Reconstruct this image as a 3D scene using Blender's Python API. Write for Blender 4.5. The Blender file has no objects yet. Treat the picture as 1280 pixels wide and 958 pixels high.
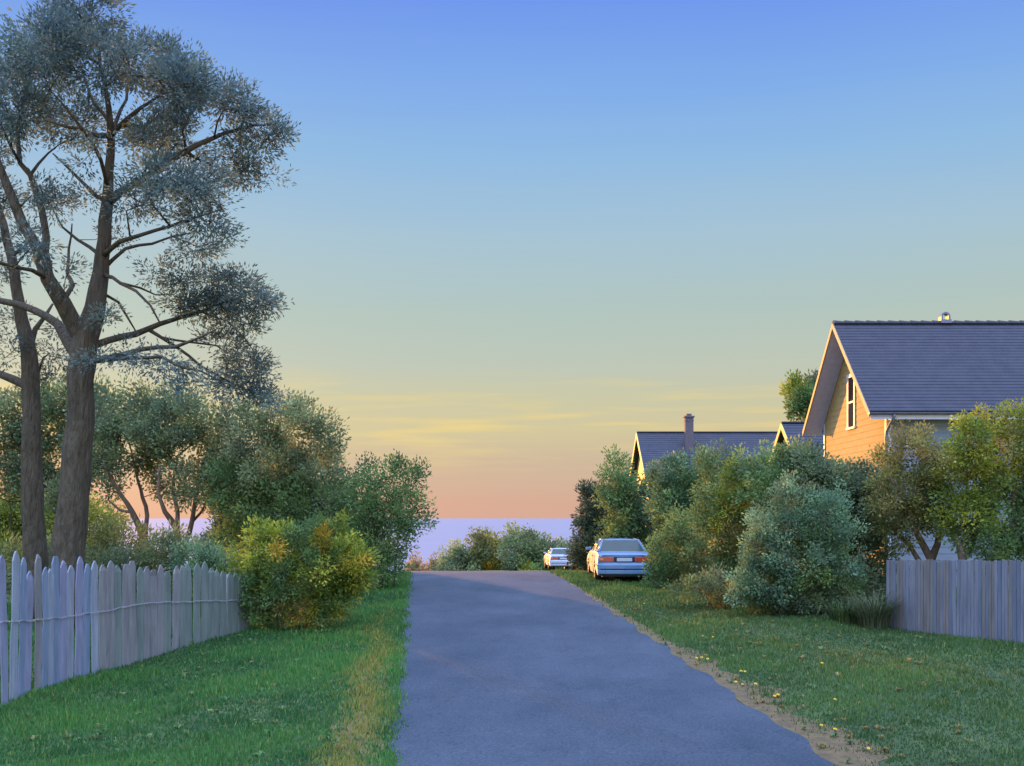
import bpy, bmesh, math
import numpy as np
from mathutils import Vector, Matrix
R = math.radians
scene = bpy.context.scene
COL = scene.collection
F = 1400.0                      # focal length in px of a 1280 px wide picture
# ------------------------------------------------------------------ camera
cam = bpy.data.cameras.new("camera"); cam_o = bpy.data.objects.new("camera", cam); COL.objects.link(cam_o)
cam_o.location = (0, 0, 0); cam_o.rotation_euler = (R(90), 0, 0)
cam.sensor_width = 36.0; cam.lens = 36.0*F/1280.0
cam.shift_y = 169.0/1280.0
cam.clip_start = 0.1; cam.clip_end = 120000
scene.camera = cam_o
# ------------------------------------------------------------------ world, sun, exposure
SUN_AZ = 64.0      # degrees from -X towards +Y
SUN_EL = 5.5
w = bpy.data.worlds.new("World"); scene.world = w; w.use_nodes = True
nt = w.node_tree; N = nt.nodes; L = nt.links
for n in list(N): N.remove(n)
def nd(t, **k):
    n = N.new(t)
    for a, b in k.items(): setattr(n, a, b)
    return n
def s2l(c): return tuple((v/255/12.92 if v/255 <= .04045 else ((v/255+.055)/1.055)**2.4) for v in c)
tc = nd('ShaderNodeTexCoord'); nrm = nd('ShaderNodeVectorMath', operation='NORMALIZE')
L.new(tc.outputs['Generated'], nrm.inputs[0])
sep = nd('ShaderNodeSeparateXYZ'); L.new(nrm.outputs[0], sep.inputs[0])
mp = nd('ShaderNodeMapping'); mp.inputs['Scale'].default_value = (2.2, 2.2, 26); L.new(nrm.outputs[0], mp.inputs[0])
nz = nd('ShaderNodeTexNoise'); nz.inputs['Scale'].default_value = 1.6; nz.inputs['Detail'].default_value = 5; L.new(mp.outputs[0], nz.inputs['Vector'])
ma = nd('ShaderNodeMath', operation='MULTIPLY_ADD'); L.new(nz.outputs['Fac'], ma.inputs[0]); ma.inputs[1].default_value = .020; ma.inputs[2].default_value = -.010
add = nd('ShaderNodeMath', operation='ADD'); L.new(sep.outputs['Z'], add.inputs[0]); L.new(ma.outputs[0], add.inputs[1])
cr = nd('ShaderNodeValToRGB'); L.new(add.outputs[0], cr.inputs[0])
stops = [(0.0,(214,170,152)),(.012,(213,170,150)),(.030,(209,176,155)),(.052,(205,184,158)),(.078,(210,199,158)),(.105,(202,200,168)),(.135,(190,199,184)),
         (.18,(178,198,192)),(.245,(166,196,214)),(.305,(145,188,228)),(.36,(128,173,236)),(.42,(112,153,238)),(.55,(132,158,216)),(1.0,(160,174,208))]
ce = cr.color_ramp.elements
while len(ce) > 1: ce.remove(ce[-1])
ce[0].position = 0; ce[0].color = (*s2l(stops[0][1]), 1)
for p, c in stops[1:]:
    e = ce.new(p); e.color = (*s2l(c), 1)
# thin yellow cloud streaks low in the sky
mp2 = nd('ShaderNodeMapping'); mp2.inputs['Scale'].default_value = (5.5, 5.5, 85); mp2.inputs['Location'].default_value = (3.1, 0, 7.4); L.new(nrm.outputs[0], mp2.inputs[0])
nz2 = nd('ShaderNodeTexNoise'); nz2.inputs['Scale'].default_value = 1.3; nz2.inputs['Detail'].default_value = 6; L.new(mp2.outputs[0], nz2.inputs['Vector'])
cm = nd('ShaderNodeMapRange'); cm.inputs['From Min'].default_value = .50; cm.inputs['From Max'].default_value = .68; L.new(nz2.outputs['Fac'], cm.inputs['Value'])
cb = nd('ShaderNodeValToRGB'); L.new(sep.outputs['Z'], cb.inputs[0])
be = cb.color_ramp.elements; be[0].position = .035; be[0].color = (0,0,0,1); be[1].position = .08; be[1].color = (.8,.8,.8,1)
e = be.new(.10); e.color = (.55,.55,.55,1); e = be.new(.135); e.color = (0,0,0,1)
mm = nd('ShaderNodeMath', operation='MULTIPLY'); L.new(cm.outputs[0], mm.inputs[0]); L.new(cb.outputs[0], mm.inputs[1])
mx = nd('ShaderNodeMix', data_type='RGBA'); L.new(mm.outputs[0], mx.inputs['Factor']); L.new(cr.outputs[0], mx.inputs['A']); mx.inputs['B'].default_value = (*s2l((238,213,140)), 1)
# the physical sky adds its share over the whole dome
sky = nd('ShaderNodeTexSky', sky_type='NISHITA'); sky.sun_disc = False; sky.sun_elevation = R(SUN_EL); sky.sun_rotation = R(-(90-SUN_AZ)); sky.dust_density = 1.2
# higher sky (well above the picture) is raised above its natural brightness to fill the shade
hi = nd('ShaderNodeMapRange'); hi.inputs['From Min'].default_value = .44; hi.inputs['From Max'].default_value = .85
hi.inputs['To Min'].default_value = 1.0; hi.inputs['To Max'].default_value = 5.6; L.new(sep.outputs['Z'], hi.inputs['Value'])
# sky brightness added behind the camera to fill surfaces that face it
bk = nd('ShaderNodeMapRange'); bk.inputs['From Min'].default_value = .15; bk.inputs['From Max'].default_value = -.7; bk.inputs['To Min'].default_value = 1.0; bk.inputs['To Max'].default_value = 2.2; L.new(sep.outputs['Y'], bk.inputs['Value'])
hb_ = nd('ShaderNodeMath', operation='MULTIPLY'); L.new(hi.outputs[0], hb_.inputs[0]); L.new(bk.outputs[0], hb_.inputs[1])
vm = nd('ShaderNodeVectorMath', operation='SCALE'); L.new(mx.outputs['Result'], vm.inputs[0]); L.new(hb_.outputs[0], vm.inputs['Scale'])
bg1 = nd('ShaderNodeBackground'); L.new(vm.outputs[0], bg1.inputs[0]); bg1.inputs[1].default_value = .735
bg2 = nd('ShaderNodeBackground'); L.new(sky.outputs[0], bg2.inputs[0]); bg2.inputs[1].default_value = .003
ash = nd('ShaderNodeAddShader'); L.new(bg1.outputs[0], ash.inputs[0]); L.new(bg2.outputs[0], ash.inputs[1])
wo = nd('ShaderNodeOutputWorld'); L.new(ash.outputs[0], wo.inputs[0])
sd = bpy.data.lights.new("sun", 'SUN'); sd.energy = 5.0; sd.angle = R(.6); sd.color = (1, .43, .06)
so = bpy.data.objects.new("sun", sd); COL.objects.link(so)
ce_, se_ = math.cos(R(SUN_EL)), math.sin(R(SUN_EL))
SDIR = Vector((-math.cos(R(SUN_AZ))*ce_, math.sin(R(SUN_AZ))*ce_, se_))
so.rotation_euler = SDIR.to_track_quat('Z', 'Y').to_euler()
scene.view_settings.view_transform = 'Standard'; scene.view_settings.look = 'None'
scene.view_settings.exposure = 0.4; scene.view_settings.gamma = 1.0
scene.render.engine = 'CYCLES'
scene.cycles.max_bounces = 8; scene.cycles.diffuse_bounces = 5; scene.cycles.glossy_bounces = 2; scene.cycles.transmission_bounces = 4; scene.cycles.transparent_max_bounces = 4

rng = np.random.default_rng(7)
# ------------------------------------------------------------------ helpers
def tag(o, label=None, cat=None, group=None, kind=None):
    if label: o['label'] = label
    if cat: o['category'] = cat
    if group: o['group'] = group
    if kind: o['kind'] = kind
    return o
def empty(name, loc, label, cat, group=None, rz=0):
    o = bpy.data.objects.new(name, None); COL.objects.link(o); o.location = loc; o.rotation_euler = (0, 0, rz)
    o.empty_display_size = .3
    return tag(o, label, cat, group)
def P(px, py, Y): return Vector(((px-640)/F*Y, Y, (648-py)/F*Y))

def mat(name, color, rough=.8, var=.25, scale=6.0, bump=.0, bscale=40., stretch=(1,1,1), spec=.3, metal=0., attr=False, transl=0., c2=None, dist=.02, emis=None):
    m = bpy.data.materials.new(name); m.use_nodes = True
    t = m.node_tree; n = t.nodes; l = t.links
    b = n['Principled BSDF']; b.inputs['Roughness'].default_value = rough; b.inputs['Metallic'].default_value = metal
    b.inputs['Specular IOR Level'].default_value = spec
    tcn = n.new('ShaderNodeTexCoord'); mpn = n.new('ShaderNodeMapping'); mpn.inputs['Scale'].default_value = stretch
    l.new(tcn.outputs['Object'], mpn.inputs[0])
    ns = n.new('ShaderNodeTexNoise'); ns.inputs['Scale'].default_value = scale; ns.inputs['Detail'].default_value = 6; ns.inputs['Roughness'].default_value = .62
    l.new(mpn.outputs[0], ns.inputs['Vector'])
    ramp = n.new('ShaderNodeValToRGB'); l.new(ns.outputs['Fac'], ramp.inputs[0])
    ramp.color_ramp.elements[0].position = .3; ramp.color_ramp.elements[1].position = .7
    c = np.array(color)
    if c2 is None: a, bb = c*(1-var), c*(1+var)
    else: a, bb = c, np.array(c2)
    ramp.color_ramp.elements[0].color = (*a, 1); ramp.color_ramp.elements[1].color = (*np.clip(bb,0,1), 1)
    colout = ramp.outputs[0]
    if attr:
        at = n.new('ShaderNodeAttribute'); at.attribute_name = 'tint'
        mxn = n.new('ShaderNodeMix'); mxn.data_type = 'RGBA'; mxn.blend_type = 'MULTIPLY'; mxn.inputs['Factor'].default_value = 1
        l.new(colout, mxn.inputs['A']); l.new(at.outputs['Color'], mxn.inputs['B']); colout = mxn.outputs['Result']
    l.new(colout, b.inputs['Base Color'])
    if bump:
        nb = n.new('ShaderNodeTexNoise'); nb.inputs['Scale'].default_value = bscale; nb.inputs['Detail'].default_value = 5; l.new(mpn.outputs[0], nb.inputs['Vector'])
        bn = n.new('ShaderNodeBump'); bn.inputs['Strength'].default_value = bump; bn.inputs['Distance'].default_value = dist
        l.new(nb.outputs['Fac'], bn.inputs['Height']); l.new(bn.outputs[0], b.inputs['Normal'])
    if emis:
        b.inputs['Emission Color'].default_value = (*emis, 1)
    if transl:
        tr = n.new('ShaderNodeBsdfTranslucent'); l.new(colout, tr.inputs[0])
        ms = n.new('ShaderNodeMixShader'); ms.inputs[0].default_value = transl
        l.new(b.outputs[0], ms.inputs[1]); l.new(tr.outputs[0], ms.inputs[2]); l.new(ms.outputs[0], n['Material Output'].inputs[0])
    return m

def mesh_np(name, verts, faces_idx, k, material, parent=None, tint=None, smooth=False):
    """verts (n,3); faces_idx flat int array of k-gons"""
    me = bpy.data.meshes.new(name)
    nv = len(verts); nf = len(faces_idx)//k
    me.vertices.add(nv); me.vertices.foreach_set('co', np.asarray(verts, dtype=np.float32).ravel())
    me.loops.add(nf*k); me.loops.foreach_set('vertex_index', np.asarray(faces_idx, dtype=np.int32))
    me.polygons.add(nf); me.polygons.foreach_set('loop_start', np.arange(0, nf*k, k, dtype=np.int32))
    me.polygons.foreach_set('loop_total', np.full(nf, k, dtype=np.int32))
    if smooth: me.polygons.foreach_set('use_smooth', np.ones(nf, dtype=bool))
    me.update(calc_edges=True)
    if tint is not None:
        a = me.color_attributes.new('tint', 'BYTE_COLOR', 'POINT')
        c = np.ones((nv, 4), dtype=np.float32); c[:, :3] = tint
        a.data.foreach_set('color', c.ravel())
    me.materials.append(material)
    o = bpy.data.objects.new(name, me); COL.objects.link(o); o.parent = parent
    return o

class MB:
    """collects polygons, builds one mesh"""
    def __init__(s): s.v = []; s.f = []; s.m = []
    def face(s, pts, mi=0):
        i = len(s.v); s.v += [tuple(p) for p in pts]; s.f.append(tuple(range(i, i+len(pts)))); s.m.append(mi)
    def hexa(s, a, mi=0):
        i = len(s.v); s.v += [tuple(p) for p in a]
        for q in ((0,3,2,1),(4,5,6,7),(0,1,5,4),(1,2,6,5),(2,3,7,6),(3,0,4,7)): s.f.append(tuple(i+j for j in q)); s.m.append(mi)
    def box(s, x0, x1, y0, y1, z0, z1, mi=0):
        s.hexa([(x0,y0,z0),(x1,y0,z0),(x1,y1,z0),(x0,y1,z0),(x0,y0,z1),(x1,y0,z1),(x1,y1,z1),(x0,y1,z1)], mi)
    def tube(s, pts, rad, sides=8, cap=True, mi=0, rough=0.0):
        pts = [Vector(p) for p in pts]; n = len(pts)
        if not hasattr(rad, '__len__'): rad = [rad]*n
        t0 = (pts[1]-pts[0]).normalized(); u = t0.orthogonal().normalized(); base = len(s.v)
        for i in range(n):
            t = (pts[min(i+1,n-1)]-pts[max(i-1,0)])
            t = t.normalized() if t.length > 1e-9 else t0
            u = (u - t*u.dot(t)); u = u.normalized() if u.length > 1e-6 else t.orthogonal().normalized()
            v = t.cross(u)
            for k in range(sides):
                a = 2*math.pi*k/sides; rk = rad[i]*(1+rough*(math.sin(3.1*k+i*.55)+math.sin(1.7*k-i*.9)+.7*math.sin(5.3*k+i*1.6))) ; s.v.append(tuple(pts[i] + (u*math.cos(a)+v*math.sin(a))*rk))
        for i in range(n-1):
            for k in range(sides):
                a = base+i*sides+k; b = base+i*sides+(k+1)%sides
                s.f.append((a, b, b+sides, a+sides)); s.m.append(mi)
        if cap:
            s.f.append(tuple(base+k for k in reversed(range(sides)))); s.m.append(mi)
            s.f.append(tuple(base+(n-1)*sides+k for k in range(sides))); s.m.append(mi)
    def build(s, name, mats, parent=None, smooth=False, tint=None, bevel=0, sub=0):
        me = bpy.data.meshes.new(name); me.from_pydata(s.v, [], s.f)
        if not isinstance(mats, (list, tuple)): mats = [mats]
        for m in mats: me.materials.append(m)
        if any(s.m): me.polygons.foreach_set('material_index', s.m)
        if smooth: me.polygons.foreach_set('use_smooth', [True]*len(s.f))
        if tint is not None:
            a = me.color_attributes.new('tint', 'BYTE_COLOR', 'POINT'); c = np.ones((len(s.v), 4), dtype=np.float32); c[:, :3] = tint
            a.data.foreach_set('color', c.ravel())
        me.update()
        o = bpy.data.objects.new(name, me); COL.objects.link(o); o.parent = parent
        if bevel:
            b = o.modifiers.new('bevel', 'BEVEL'); b.width = bevel; b.segments = 2; b.limit_method = 'ANGLE'; b.angle_limit = R(35)
        return o

# ------------------------------------------------------------------ terrain functions
def prof_build():
    ys = np.arange(-60, 4000, .5)
    kx = [-60, 36, 44, 74, 112, 4000]; ks = [.0357, .0357, -.047, -.047, -.135, -.135]
    sl = np.interp(ys, kx, ks); z = np.cumsum(sl)*.5; z = z - np.interp(0, ys, z) - 3.3
    return ys, np.maximum(z, -27)
PY, PZ = prof_build()
def edge_l(Y): return -.28 - .0857*Y - np.maximum(0, np.asarray(Y, float)-62)**2*.012
def gz(X, Y):
    X = np.asarray(X, float); Y = np.asarray(Y, float)
    z = np.interp(Y, PY, PZ)
    d = np.maximum(np.maximum(edge_l(Y)-X, X-(edge_l(Y)+5.12)), 0)
    k = np.clip(d/3, 0, 1)
    z = z + k*.03*(np.sin(X*1.3+Y*.7)+np.sin(X*.6-Y*.9+2)) 
    return z
def gpos(px, py, Y): # ground point under the pixel's column
    X = (px-640)/F*Y; return Vector((X, Y, float(gz(X, Y))))

# ------------------------------------------------------------------ ground, road, dirt, sea
def grid_mesh(name, us, vs, m, dz=0, xf=None):
    U, V = np.meshgrid(us, vs); X = U + edge_l(np.minimum(V, 130)) if xf is None else xf(U, V)
    Z = gz(X, V) + dz
    vv = np.stack([X, V, Z], -1).reshape(-1, 3); nu = len(us); nv_ = len(vs)
    i, j = np.meshgrid(np.arange(nv_-1), np.arange(nu-1), indexing='ij'); a = (i*nu+j).ravel()
    f = np.stack([a, a+1, a+nu+1, a+nu], -1).ravel()
    return mesh_np(name, vv, f, 4, m, smooth=True)
vs = np.concatenate([np.arange(-40, 8, 4), np.arange(8, 48, .2), np.arange(48, 140, 2), np.arange(140, 700, 20), [900, 1400, 3000]])
us = np.concatenate([[-2500,-900,-300,-120,-60,-40,-30], np.arange(-24, -1, .6), np.arange(-1, 5.13, .64), [5.12], np.arange(5.5, 26, .6), [30,40,60,120,300,900,2500]])
us = np.unique(np.round(np.append(us, [0.0]), 3))
M_grass = mat('grass_soil', (.030,.060,.020), c2=(.075,.115,.030), scale=.9, bump=.6, bscale=30, dist=.05)
tag(grid_mesh('grass_ground', us, vs, M_grass), kind='structure')
def road_material():
    m = mat('asphalt', (.044,.058,.074), rough=.9, c2=(.078,.092,.112), scale=.55, bump=.5, bscale=55, spec=.15, dist=.01, stretch=(1,.55,1))
    n = m.node_tree.nodes; l = m.node_tree.links; b = n['Principled BSDF']
    src = b.inputs['Base Color'].links[0].from_socket
    t = n.new('ShaderNodeTexCoord')
    sp = n.new('ShaderNodeTexNoise'); sp.inputs['Scale'].default_value = 28; sp.inputs['Detail'].default_value = 3; l.new(t.outputs['Object'], sp.inputs['Vector'])
    r = n.new('ShaderNodeMapRange'); r.inputs['From Min'].default_value = .3; r.inputs['From Max'].default_value = .7; r.inputs['To Min'].default_value = .72; r.inputs['To Max'].default_value = 1.22
    l.new(sp.outputs['Fac'], r.inputs['Value'])
    mm = n.new('ShaderNodeVectorMath'); mm.operation = 'SCALE'; l.new(src, mm.inputs[0]); l.new(r.outputs[0], mm.inputs['Scale'])
    vo = n.new('ShaderNodeTexVoronoi'); vo.feature = 'DISTANCE_TO_EDGE'; vo.inputs['Scale'].default_value = .33
    wn = n.new('ShaderNodeTexNoise'); wn.inputs['Scale'].default_value = 1.7; wn.inputs['Detail'].default_value = 5; l.new(t.outputs['Object'], wn.inputs['Vector'])
    av = n.new('ShaderNodeVectorMath'); av.operation = 'MULTIPLY_ADD'; av.inputs[1].default_value = (1.3,1.3,1.3); l.new(wn.outputs['Color'], av.inputs[0]); l.new(t.outputs['Object'], av.inputs[2])
    l.new(av.outputs[0], vo.inputs['Vector'])
    r2 = n.new('ShaderNodeMapRange'); r2.inputs['From Max'].default_value = .012; r2.inputs['To Min'].default_value = .86; r2.inputs['To Max'].default_value = 1; l.new(vo.outputs['Distance'], r2.inputs['Value'])
    m2 = n.new('ShaderNodeVectorMath'); m2.operation = 'SCALE'; l.new(mm.outputs[0], m2.inputs[0]); l.new(r2.outputs[0], m2.inputs['Scale'])
    l.new(m2.outputs[0], b.inputs['Base Color'])
    return m
rus = us[(us >= 0) & (us <= 5.12)]
rvs = vs[(vs <= 136)]
def road_x(U, V):
    jl = .05*np.sin(V*2.1)+.04*np.sin(V*5.3+1); jr = .05*np.sin(V*1.7+2)+.05*np.sin(V*4.1)
    t = U/5.12; return U + edge_l(V) + (1-t)*jl + t*jr
tag(grid_mesh('road', rus, rvs, road_material(), .012, road_x), kind='structure')
M_dirt = mat('dirt', (.10,.070,.030), c2=(.19,.125,.055), scale=5, bump=.8, bscale=30, dist=.03)
dvs = np.arange(9, 36, .2); dn = len(dvs)
def dirt_x(U, V):
    wd = np.interp(V, [9, 12, 17, 20, 24, 30, 36], [.84, .78, .72, .60, .40, .26, .08])
    wd = wd*(1+.22*np.sin(V*1.9)+.14*np.sin(V*4.7+1)+.08*np.sin(V*9.1))
    return edge_l(V)+5.06+U*wd
tag(grid_mesh('dirt_verge', np.linspace(0, 1, 5), dvs, M_dirt, .006, dirt_x), kind='structure')
# worn, browner strip of turf along the left road edge
M_worn = mat('worn_turf', (.10,.085,.03), c2=(.17,.135,.05), scale=3, bump=.8, bscale=30, dist=.03)
def worn_x(U, V):
    c = edge_l(V)-.48+.12*np.sin(V*1.1); wd = .26*(1+.3*np.sin(V*2.3)+.2*np.sin(V*5.1+.5))
    return c + U*wd
tag(grid_mesh('worn_verge', np.linspace(-1, 1, 5), np.arange(9, 21, .2), M_worn, .006, worn_x), kind='structure')
def sea_material():
    m = mat('sea', (.19,.195,.25), rough=.6, var=.05, scale=.02, spec=.3, bump=.6, bscale=.25, dist=.5, stretch=(.3,1,1))
    return m
sea = MB(); sea.face([(-60000,60,-23.5),(60000,60,-23.5),(60000,90000,-23.5),(-60000,90000,-23.5)])
tag(sea.build('sea', sea_material()), kind='structure')

# ------------------------------------------------------------------ vegetation
def leaf_mat(name, transl=.42, rough=.6):
    return mat(name, (1,1,1), var=.0, rough=rough, attr=True, transl=transl, spec=.2, c2=(1,1,1))
M_leaf = leaf_mat('leaf'); M_blade = leaf_mat('grass_blade', .3)
M_bark = mat('bark', (.062,.049,.028), c2=(.135,.105,.064), scale=9, bump=1.0, bscale=16, stretch=(1,1,.22), dist=.12)
M_bark2 = mat('brown_bark', (.13,.085,.055), c2=(.25,.175,.12), scale=9, bump=.8, bscale=30, stretch=(1,1,.35), dist=.02)
PAL = {
 'pine':   [(.090,.130,.120),(.074,.112,.108),(.110,.145,.116),(.062,.094,.088),(.125,.150,.112)],
 'dark':   [(0.061,0.082,0.040),(0.074,0.095,0.042),(0.050,0.066,0.037),(0.089,0.105,0.043)],
 'grey':   [(0.095,0.115,0.050),(0.074,0.095,0.045),(0.121,0.130,0.058),(0.063,0.078,0.040)],
 'mid':    [(0.074,0.118,0.040),(0.058,0.095,0.032),(0.100,0.140,0.043),(0.053,0.080,0.032)],
 'teal':   [(0.089,0.145,0.076),(0.068,0.115,0.061),(0.116,0.175,0.086),(0.058,0.090,0.050)],
 'yg':     [(0.173,0.190,0.025),(0.121,0.155,0.025),(0.089,0.125,0.025),(0.221,0.220,0.029)],
 'gold':   [(.38,.29,.020),(.32,.27,.020),(.40,.24,.025),(.22,.22,.025)],
 'olive':  [(0.137,0.130,0.036),(0.105,0.110,0.032),(0.173,0.150,0.043),(0.089,0.090,0.032)],
 'rust':   [(0.315,0.170,0.072),(0.231,0.150,0.065),(0.168,0.130,0.058)],
 'lawn':   [(0.200,0.230,0.043),(0.158,0.200,0.040),(0.231,0.240,0.058)],
 'conif':  [(0.042,0.056,0.029),(0.055,0.068,0.032),(0.036,0.048,0.027)],
}
def grow(start_nodes, start_par, start_rad, att, rs, step=.32, wig=.25):
    """connect attraction points to a skeleton; returns nodes, parents, fixed radii"""
    nodes = [np.array(n, float) for n in start_nodes]; par = list(start_par); fr = list(start_rad)
    buf = np.zeros((len(nodes)+len(att)*40, 3)); n = len(nodes); buf[:n] = nodes
    d0 = np.array([np.min(np.sum((buf[:n]-a)**2, 1)) for a in att])
    ends = []
    for ai in np.argsort(d0):
        a = att[ai]; dd = np.sqrt(np.sum((buf[:n]-a)**2, 1)); 
        # prefer joining lower than the target
        cost = dd + .5*np.maximum(buf[:n,2]-a[2]+.1, 0)
        j = int(np.argmin(cost)); d = dd[j]; k = max(1, min(30, int(d/step)))
        p0 = buf[j].copy(); prev = j
        side = rs.normal(size=3)*wig*d*.35; sag = np.array([0,0,d*.10])
        for q in range(1, k+1):
            t = q/k; pt = p0*(1-t)+a*t + (side-sag)*math.sin(math.pi*t)*.6
            if n >= len(buf): buf = np.concatenate([buf, np.zeros((4000,3))])
            buf[n] = pt; par.append(prev); fr.append(0.0); prev = n; n += 1
        ends.append(prev)
    return buf[:n], np.array(par), np.array(fr), ends
def skeleton_mesh(name, nodes, par, fr, m, parent, tip=.008, expo=.44, maxr=.5, sides_big=16):
    n = len(nodes); cnt = np.zeros(n); haschild = np.zeros(n, bool)
    for i in range(n):
        if par[i] >= 0: haschild[par[i]] = True
    cnt[~haschild] = 1
    order = np.arange(n)[::-1]
    for i in order:
        if par[i] >= 0: cnt[par[i]] += cnt[i]
    rad = np.minimum(tip*cnt**expo, maxr)
    rad = np.where(fr > 0, fr, rad)
    for i in range(n):                              # never fatter than the parent
        if par[i] >= 0 and fr[i] == 0: rad[i] = min(rad[i], rad[par[i]]*.85)
    children = [[] for _ in range(n)]
    for i in range(n):
        if par[i] >= 0: children[par[i]].append(i)
    mb = MB(); stack = [(i, None) for i in range(n) if par[i] < 0]
    while stack:
        i, pr = stack.pop(); chain = [i] if pr is None else [pr, i]
        rr = [rad[c] for c in chain]
        if pr is not None: rr[0] = min(rad[pr], rad[i]*1.25)
        cur = i
        while children[cur]:
            ch = sorted(children[cur], key=lambda c: (-fr[c] if fr[c] > 0 else 0, -cnt[c])); nx = ch[0]
            for o in ch[1:]: stack.append((o, cur))
            chain.append(nx); rr.append(rad[nx]); cur = nx
        if len(chain) < 2: continue
        big = max(rr); sides = sides_big if big > .09 else (6 if big > .03 else 4)
        mb.tube([nodes[c] for c in chain], rr, sides, rough=.035 if sides == sides_big else 0)
    return mb.build(name, m, parent, smooth=True)
def leaf_mesh(name, cen, out, spread, nper, Ln, Wd, cols, rs, parent, ob=.8, ub=.2, m=None, jit=.13, flat=1.0):
    nc = len(cen); ids = np.repeat(np.arange(nc), nper); n = len(ids)
    u = rs.normal(size=(n,3)); u /= np.linalg.norm(u, axis=1, keepdims=True)+1e-9
    u[:,2] *= flat; u = u + out[ids]*ob*.45*np.array([1,1,flat]); rr_ = (spread*2.0*rs.random(n)**.55)[:,None]
    pts = cen[ids] + u*rr_
    d = u*.9 + out[ids]*ob*.5 + rs.normal(size=(n,3))*.45 + np.array([0,0,ub]); d /= np.linalg.norm(d, axis=1, keepdims=True)+1e-9
    s = np.cross(d, rs.normal(size=(n,3))); s /= np.linalg.norm(s, axis=1, keepdims=True)+1e-9
    ln = (Ln*(.65+.7*rs.random(n)))[:,None]; wd = (Wd*(.7+.6*rs.random(n)))[:,None]
    nn = np.cross(d, s)
    v = np.stack([pts, pts+d*ln*.45+s*wd*.5+nn*ln*.05, pts+d*ln - nn*ln*.08, pts+d*ln*.45-s*wd*.5+nn*ln*.05], 1).reshape(-1,3)
    c = cols[ids]*(1+rs.normal(size=(n,1))*jit)*(1+rs.normal(size=(n,3))*.05); c = np.clip(c, .005, .9)
    # colour of the leaf itself (stored linear in a float layer)
    o = mesh_np(name, v, np.arange(n*4), 4, m or M_leaf, parent, tint=None)
    a = o.data.color_attributes.new('tint', 'FLOAT_COLOR', 'POINT'); cc = np.ones((n*4,4), np.float32); cc[:,:3] = np.repeat(c, 4, axis=0); a.data.foreach_set('color', cc.ravel())
    return o
def lobes_to_clusters(lobes, Y, rs, dens, hollow=.55):
    """lobes: (px,py,rx,ry,pal[,dy]) in picture units at distance Y"""
    C = []; O = []; K = []; LI = []
    for li, lb in enumerate(lobes):
        px, py, rx, ry, pal = lb[:5]; dy = lb[5] if len(lb) > 5 else rs.uniform(-.5,.5)*rx/F*Y
        fac = lb[6] if len(lb) > 6 else 1.0
        c = np.array(P(px, py, Y)); sx = rx/F*Y; sz = ry/F*Y; sy = max(sx*.8, sz*.7); c[1] += dy
        n = max(3, int(dens*fac*(sx*sz*sy)**(2/3)))
        u = rs.normal(size=(n,3)); u /= np.linalg.norm(u, axis=1, keepdims=True)
        r = rs.random(n)**(1/3); r = hollow + (1-hollow)*r if hollow > 0 else r
        r = r*(1 + .14*rs.normal(size=n))
        p = c + u*r[:,None]*np.array([sx,sy,sz]); C.append(p); O.append(u)
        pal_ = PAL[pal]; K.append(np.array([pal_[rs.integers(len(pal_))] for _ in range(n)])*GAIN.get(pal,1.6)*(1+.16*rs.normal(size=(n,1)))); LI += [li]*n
    return np.concatenate(C), np.concatenate(O), np.concatenate(K)
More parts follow.
